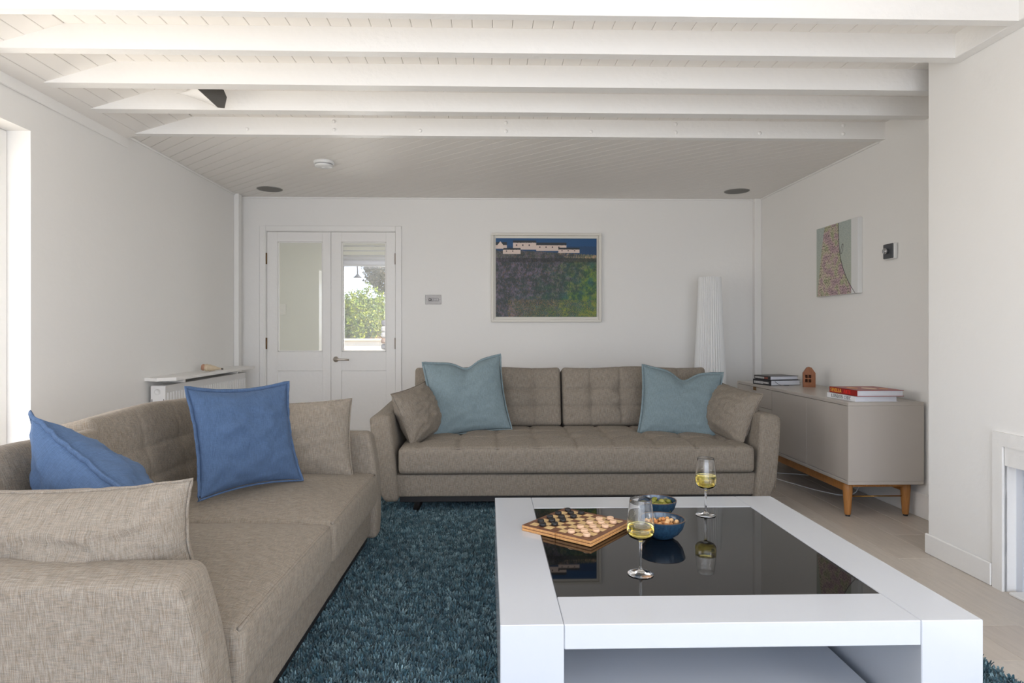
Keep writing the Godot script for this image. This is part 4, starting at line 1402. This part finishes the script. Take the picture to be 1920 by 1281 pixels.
	var ring0: Array = face_pts
	for s in range(1, 7):
		var k := s / 6.0
		var ring1 := []
		for p in face_pts:
			var c := fc.lerp(tip, k)
			ring1.append(c + (p - fc) * pow(1.0 - k, 1.4) + Vector3(0, 0.0, 0))
		for i in face_pts.size():
			var j := (i + 1) % face_pts.size()
			var cen: Vector3 = fc.lerp(tip, k - 0.08)
			quad(st, ring0[i], ring0[j], ring1[j], ring1[i], (ring0[i] + ring0[j]) / 2 - cen)
		ring0 = ring1
	obj("body", done(st), gloss, wd)
	st = begin(true)
	var nrm: Vector3 = (face_pts[1] - face_pts[0]).cross(face_pts[4] - face_pts[0]).normalized()
	if nrm.dot(fc - tip) < 0: nrm = -nrm
	for i in face_pts.size():
		var j := (i + 1) % face_pts.size()
		var a: Vector3 = fc + (face_pts[i] - fc) * 0.97 + nrm * 0.003
		var b: Vector3 = fc + (face_pts[j] - fc) * 0.97 + nrm * 0.003
		tri(st, a, b, fc + nrm * 0.003, nrm)
		quad(st, a, b, face_pts[j] - nrm * 0.001, face_pts[i] - nrm * 0.001, (a + b) / 2 - fc)
	obj("end_plate", done(st), mat("dark_grey_face", c8(88, 85, 80), 0.6), wd)
	# pleated floor lamp
	var lamp := thing("floor_lamp", "tall white pleated column floor lamp behind the back sofa", "floor lamp", v(1.98, 0, 5.62))
	var pleat := mat("pleated_shade", c8(236, 236, 234), 0.85, 0.0, 0.2)
	pleat.backlight_enabled = true
	pleat.backlight = c8(90, 90, 88)
	st = begin(true)
	add_lathe(st, [Vector2(0.150, 0.03), Vector2(0.134, 0.70), Vector2(0.112, 1.15), Vector2(0.094, 1.585)], 72, 1, 0.035)
	obj("shade", done(st), pleat, lamp)
	obj("base", lathe([Vector2(0, 0), Vector2(0.13, 0), Vector2(0.13, 0.018), Vector2(0.02, 0.024), Vector2(0, 0.024)], 32), plastic, lamp)
	obj("top_ring", lathe([Vector2(0.090, 1.578), Vector2(0.090, 1.585), Vector2(0.083, 1.585), Vector2(0.083, 1.578)], 40), plastic, lamp)
	obj("pole", lathe([Vector2(0.009, 0.02), Vector2(0.009, 1.3), Vector2(0, 1.3)], 12), plastic, lamp)
	# radiator with shelf
	var ra := thing("radiator", "white panel radiator on the left wall behind the sofa", "radiator")
	var enamel := mat("radiator_enamel", c8(230, 229, 227), 0.35)
	st = begin(true)
	var d := 4.36
	var rd0 := 4.335
	var rd1 := 5.76
	bx(st, v(XL + 0.035, 0.15, rd0), v(XL + 0.12, 0.73, rd1))
	obj("panel", done(st), enamel, ra)
	while d < rd1 - 0.03:
		obj("rib", rib_mesh(), enamel, ra, v(XL + 0.12, 0.44, d + 0.02))
		d += 0.0400
	obj("end_cover", box_mesh(v(XL + 0.03, 0.13, rd0 - 0.008), v(XL + 0.128, 0.735, rd0), 0.003), enamel, ra)
	obj("air_plug", lathe([Vector2(0.021, 0), Vector2(0.021, 0.004), Vector2(0.017, 0.0045), Vector2(0.0165, 0.001), Vector2(0, 0.001)], 24), enamel, ra, v(XL + 0.078, 0.695, rd0 - 0.008), Vector3(PI / 2, 0, 0))
	for s in [0.04, 0.118]:
		obj("slot", box_mesh(v(XL + s - 0.002, 0.60, rd0 - 0.0095), v(XL + s + 0.002, 0.645, rd0 - 0.007), 0.0), mat("slot_dark", c8(40, 40, 42), 0.8), ra)
	obj("top_grille", box_mesh(v(XL + 0.03, 0.73, rd0), v(XL + 0.128, 0.736, rd1), 0.001), enamel, ra)
	var sh := thing("radiator_shelf", "white shelf board above the radiator", "shelf")
	st = begin(true)
	prism(st, PackedVector2Array([Vector2(XL, -4.31), Vector2(XL + 0.10, -4.27), Vector2(XL + 0.19, -4.35), Vector2(XL + 0.19, -5.79), Vector2(XL, -5.79)]), -0.79, -0.768)
	var so := obj("board", done(st), gloss, sh)
	so.basis = Basis(Vector3(1, 0, 0), Vector3(0, 0, 1), Vector3(0, -1, 0))
	for dd in [4.55, 5.5]:
		obj("bracket", box_mesh(v(XL, 0.74, dd), v(XL + 0.15, 0.768, dd + 0.02), 0.002), gloss, sh)
	var sl := thing("shell", "pinkish whelk shell lying on the radiator shelf", "shell", v(XL + 0.10, 0.80, 4.93), 0.5)
	st = begin()
	var sp := []
	for i in 25:
		var q := i / 24.0
		var rr := 0.028 * (sin(PI * pow(q, 0.6)) * 0.75 + 0.3 * (1.0 - q)) * (1.0 + 0.06 * sin(q * 34.0))
		sp.append(Vector2(maxf(rr, 0.0) if i > 0 and i < 24 else 0.0, q * 0.15))
	var whorl := obj("whorl", lathe(sp, 20), mat("shell_cream", c8(206, 188, 160), 0.5), sl, Vector3(0, 0.027, 0), Vector3(0, 0, -PI / 2 - 0.12))
	obj("mouth", lathe([Vector2(0, -0.004), Vector2(0.016, -0.002), Vector2(0.024, 0.006), Vector2(0.026, 0.018)], 20), mat("shell_pink", c8(178, 134, 108), 0.5), whorl)
	obj("tip", lathe([Vector2(0.006, 0.140), Vector2(0.005, 0.152), Vector2(0, 0.158)], 12), mat("shell_dark", c8(60, 50, 42), 0.6), whorl)

func rib_mesh() -> ArrayMesh:
	if not has_meta("rib"):
		var st := begin(true)
		prism(st, PackedVector2Array([Vector2(-0.013, 0), Vector2(0.013, 0), Vector2(0.009, 0.007), Vector2(-0.009, 0.007)]), -0.245, 0.245)
		var m := done(st)
		# polygon x -> depth, polygon y -> world x, pulled axis -> up
		var st2 := SurfaceTool.new()
		st2.create_from(m, 0)
		var t := SurfaceTool.new()
		t.begin(Mesh.PRIMITIVE_TRIANGLES)
		t.append_from(m, 0, Transform3D(Basis(Vector3(0, 0, 1), Vector3(1, 0, 0), Vector3(0, 1, 0)), Vector3.ZERO))
		set_meta("rib", t.commit())
	return get_meta("rib")

func landscape_picture() -> Image:
	var W := 600
	var H := 466
	var im := Image.create(W, H, false, Image.FORMAT_RGB8)
	var n1 := noise(301, 0.012, 4)
	var n2 := noise(302, 0.07, 3)
	var n3 := noise(303, 0.25, 2)
	for y in H:
		for x in W:
			var fx := float(x) / W
			var fy := float(y) / H
			var ground := 0.155 + 0.075 * maxf(fx - 0.25, 0.0) + 0.012 * n2.get_noise_2d(x, 3.0)
			var c: Color
			if fy < ground:
				c = c8(14, 74, 122) if fy < 0.10 + 0.01 * n2.get_noise_2d(x, 0) else c8(20, 64, 104)
				c = c.lightened(0.04 * n3.get_noise_2d(x * 0.3, y))
			else:
				var a := n1.get_noise_2d(x * 0.8, y * 1.2) + 0.5 * n2.get_noise_2d(x * 1.4, y * 0.5) + 0.45 * n3.get_noise_2d(x, y * 0.5)
				var green := clampf((fx - 0.42) * 1.5 + (fy - 0.45) * 1.1 + a * 0.5, 0, 1)
				var stroke := n3.get_noise_2d(x * 0.55, y * 0.22) * 0.7 + n2.get_noise_2d(x * 0.5, y * 0.4) * 0.9 + n1.get_noise_2d(x, y) * 0.8
				var dusk := c8(36, 48, 46).lerp(c8(112, 100, 118), clampf(stroke + 0.32, 0, 1))
				dusk = dusk.lerp(c8(96, 74, 52), clampf(n2.get_noise_2d(x * 0.7 + 50.0, y * 0.7) * 1.5 - 0.15, 0, 1))
				var mead := c8(20, 76, 48).lerp(c8(116, 142, 40), clampf(stroke * 0.8 + 0.2 + (fx - 0.6) * 1.2, 0, 1))
				mead = mead.lerp(c8(16, 84, 84), clampf(n1.get_noise_2d(x + 400.0, y) * 1.6, 0, 0.6))
				c = dusk.lerp(mead, green)
				if fy < ground + 0.09:
					c = c.lerp(c8(104, 104, 84), clampf(0.5 + a, 0, 1) * 0.6)
				if fy < ground + 0.05 and fx > 0.6:
					c = c.lerp(c8(206, 164, 128), clampf(0.3 + a * 1.3, 0, 1))
				if fy > 0.25 and fy < 0.3 + 0.02 * a:
					c = c.darkened(0.35)
				if n3.get_noise_2d(x * 0.9 + 90.0, y * 0.9) > 0.34 and fy > 0.78 and fx > 0.12:
					c = c8(196, 150, 72)
				if n3.get_noise_2d(x * 0.8 + 700.0, y * 1.1) > 0.30:
					c = c.lerp(c8(120, 108, 128), 0.6)
			im.set_pixel(x, y, c)
	# cottages: [x0, x1, roof top, wall top, wall bottom]
	var wallc := c8(226, 206, 194)
	var roofc := c8(34, 40, 46)
	for b in [[0.0, 0.11, 0.05, 0.085, 0.135], [0.17, 0.40, 0.03, 0.055, 0.145], [0.40, 0.70, 0.055, 0.085, 0.16], [0.07, 0.245, 0.125, 0.145, 0.20], [0.62, 0.83, 0.12, 0.14, 0.185]]:
		for y in range(int(b[2] * H), int(b[4] * H)):
			for x in range(int(b[0] * W), int(b[1] * W)):
				var jag := 3.0 * n3.get_noise_2d(x, y)
				var c := roofc if y < b[3] * H + jag else wallc.darkened(0.12 * absf(n3.get_noise_2d(x * 2.0, y * 2.0)))
				im.set_pixel(x, y, c)
		var k: float = b[0] + 0.03
		while k < b[1] - 0.02:
			var door := int(k * 100) % 3 == 0
			im.fill_rect(Rect2i(int(k * W), int((b[3] + (b[4] - b[3]) * (0.35 if door else 0.25)) * H), 8 if door else 7, int((b[4] - b[3]) * H * (0.65 if door else 0.25))), c8(62, 48, 52))
			k += 0.063
	for y in range(int(0.035 * H), int(0.135 * H)):
		var half := int((y - 0.035 * H) * 0.75)
		for x in range(maxi(int(0.045 * W) - half, 0), int(0.045 * W) + half):
			if y < 0.095 * H or absf(x - 0.045 * W) < 0.03 * W:
				im.set_pixel(x, y, wallc)
	return im

func mosaic_picture() -> Image:
	var W := 420
	var H := 400
	var im := Image.create(W, H, false, Image.FORMAT_RGB8)
	var cell := FastNoiseLite.new()
	cell.seed = 9
	cell.noise_type = FastNoiseLite.TYPE_CELLULAR
	cell.frequency = 0.075
	cell.cellular_return_type = FastNoiseLite.RETURN_DISTANCE2_SUB
	cell.cellular_jitter = 0.8
	var hue := noise(12, 0.012, 2)
	var fine := noise(13, 0.2, 2)
	for y in H:
		for x in W:
			var fx := float(x) / W
			var fy := float(y) / H
			# bell shaped outline of the trunk: narrow above, spreading below
			var right := 0.56 + 0.05 * fy + 0.34 * pow(maxf(fy - 0.25, 0.0) / 0.75, 2.2)
			var left := 0.22 - 0.20 * pow(fy, 0.8)
			var c: Color
			if fx > 0.86:
				c = c8(226, 226, 224)
			elif fx > left and fx < right:
				var d := cell.get_noise_2d(x * 1.25, y * 0.8)
				var q := hue.get_noise_2d(x, y)
				var base := c8(214, 194, 176).lerp(c8(184, 152, 158), clampf(q * 1.6 + fx, 0, 1)).lerp(c8(172, 178, 132), clampf(-q * 1.5 + 0.25 - fy * 0.3, 0, 1))
				base = base.lightened(0.25 * fine.get_noise_2d(x, y) + 0.1)
				c = c8(58, 48, 52) if d < -0.82 else base
			else:
				c = c8(186, 194, 186).lerp(c8(160, 172, 168), clampf(0.5 + fine.get_noise_2d(x * 0.2, y * 1.2), 0, 1)).lerp(c8(196, 190, 150), 0.35 * fy)
			if absf(fx - right) < 0.006:
				c = c8(50, 42, 50)
			im.set_pixel(x, y, c)
	# a leaf outline beside the trunk
	for i in 80:
		var t := TAU * i / 80.0
		var lx := 0.645 + 0.022 * cos(t) + 0.02 * sin(t)
		var ly := 0.37 - 0.065 * sin(t)
		im.fill_rect(Rect2i(int(lx * W), int(ly * H), 3, 3), c8(56, 46, 54))
	return im

# ==================================================================== rug
func build_rug() -> void:
	var r := thing("rug", "deep teal shaggy rug under the coffee table and sofas", "rug")
	var rx0 := -1.0; var rx1 := 1.62; var rd0 := 0.75; var rd1 := 4.35
	obj("backing", box_mesh(v(rx0, 0.0005, rd0), v(rx1, 0.010, rd1), 0.002), mat("rug_backing", c8(28, 52, 64), 0.95), r)
	var st := begin()
	var g := RandomNumberGenerator.new()
	g.seed = 3
	for k in 7:
		var a := TAU * k / 7.0 + g.randf()
		var lean := g.randf_range(0.15, 0.7)
		var o := Vector3(cos(a), 0, sin(a))
		var s := Vector3(-sin(a), 0, cos(a)) * 0.0024
		var b0 := o * 0.002
		var b1 := o * (0.002 + 0.010 * lean) + Vector3.UP * 0.018
		var b2 := o * (0.002 + 0.024 * lean) + Vector3.UP * (0.031 - 0.008 * lean)
		quad(st, b0 - s, b0 + s, b1 + s * 1.1, b1 - s * 1.1, o + Vector3.UP * 0.3)
		quad(st, b1 - s * 1.1, b1 + s * 1.1, b2 + s * 0.6, b2 - s * 0.6, o + Vector3.UP)
	var tuft_m := done(st)
	var m := mat("rug_pile", Color.WHITE, 0.8, 0.0, 0.3)
	m.vertex_color_use_as_albedo = true
	m.rim_enabled = true
	m.rim = 0.4
	tuft_m.surface_set_material(0, m)
	var spots := []
	var step := 0.0125
	var nd := int((rd1 - rd0) / step)
	var nx := int((rx1 - rx0) / step)
	var lay := noise(55, 0.9, 3)
	var mm := MultiMesh.new()
	mm.transform_format = MultiMesh.TRANSFORM_3D
	mm.use_colors = true
	mm.mesh = tuft_m
	mm.instance_count = nd * nx
	var n := 0
	for i in nd:
		for j in nx:
			var x := rx0 + (j + 0.5 + g.randf_range(-0.4, 0.4)) * step
			var d := rd0 + (i + 0.5 + g.randf_range(-0.4, 0.4)) * step
			var tilt := lay.get_noise_2d(x * 1.6, d * 1.6)
			var ta := lay.get_noise_2d(x + 40.0, d) * 5.0
			var b := Basis(Vector3(cos(ta), 0, sin(ta)), 0.9 * tilt + g.randf_range(-0.25, 0.25)) * Basis(Vector3.UP, g.randf() * TAU)
			b = b.scaled(Vector3.ONE * g.randf_range(0.75, 1.45))
			mm.set_instance_transform(n, Transform3D(b, v(x, 0.008, d)))
			var c := c8(62, 94, 106).lerp(c8(136, 162, 168), pow(g.randf(), 1.4)).srgb_to_linear() * g.randf_range(0.7, 1.15)
			mm.set_instance_color(n, c)
			n += 1
	var o := MultiMeshInstance3D.new()
	o.name = "pile"
	o.multimesh = mm
	o.set_meta("kind", "stuff")
	r.add_child(o, true)
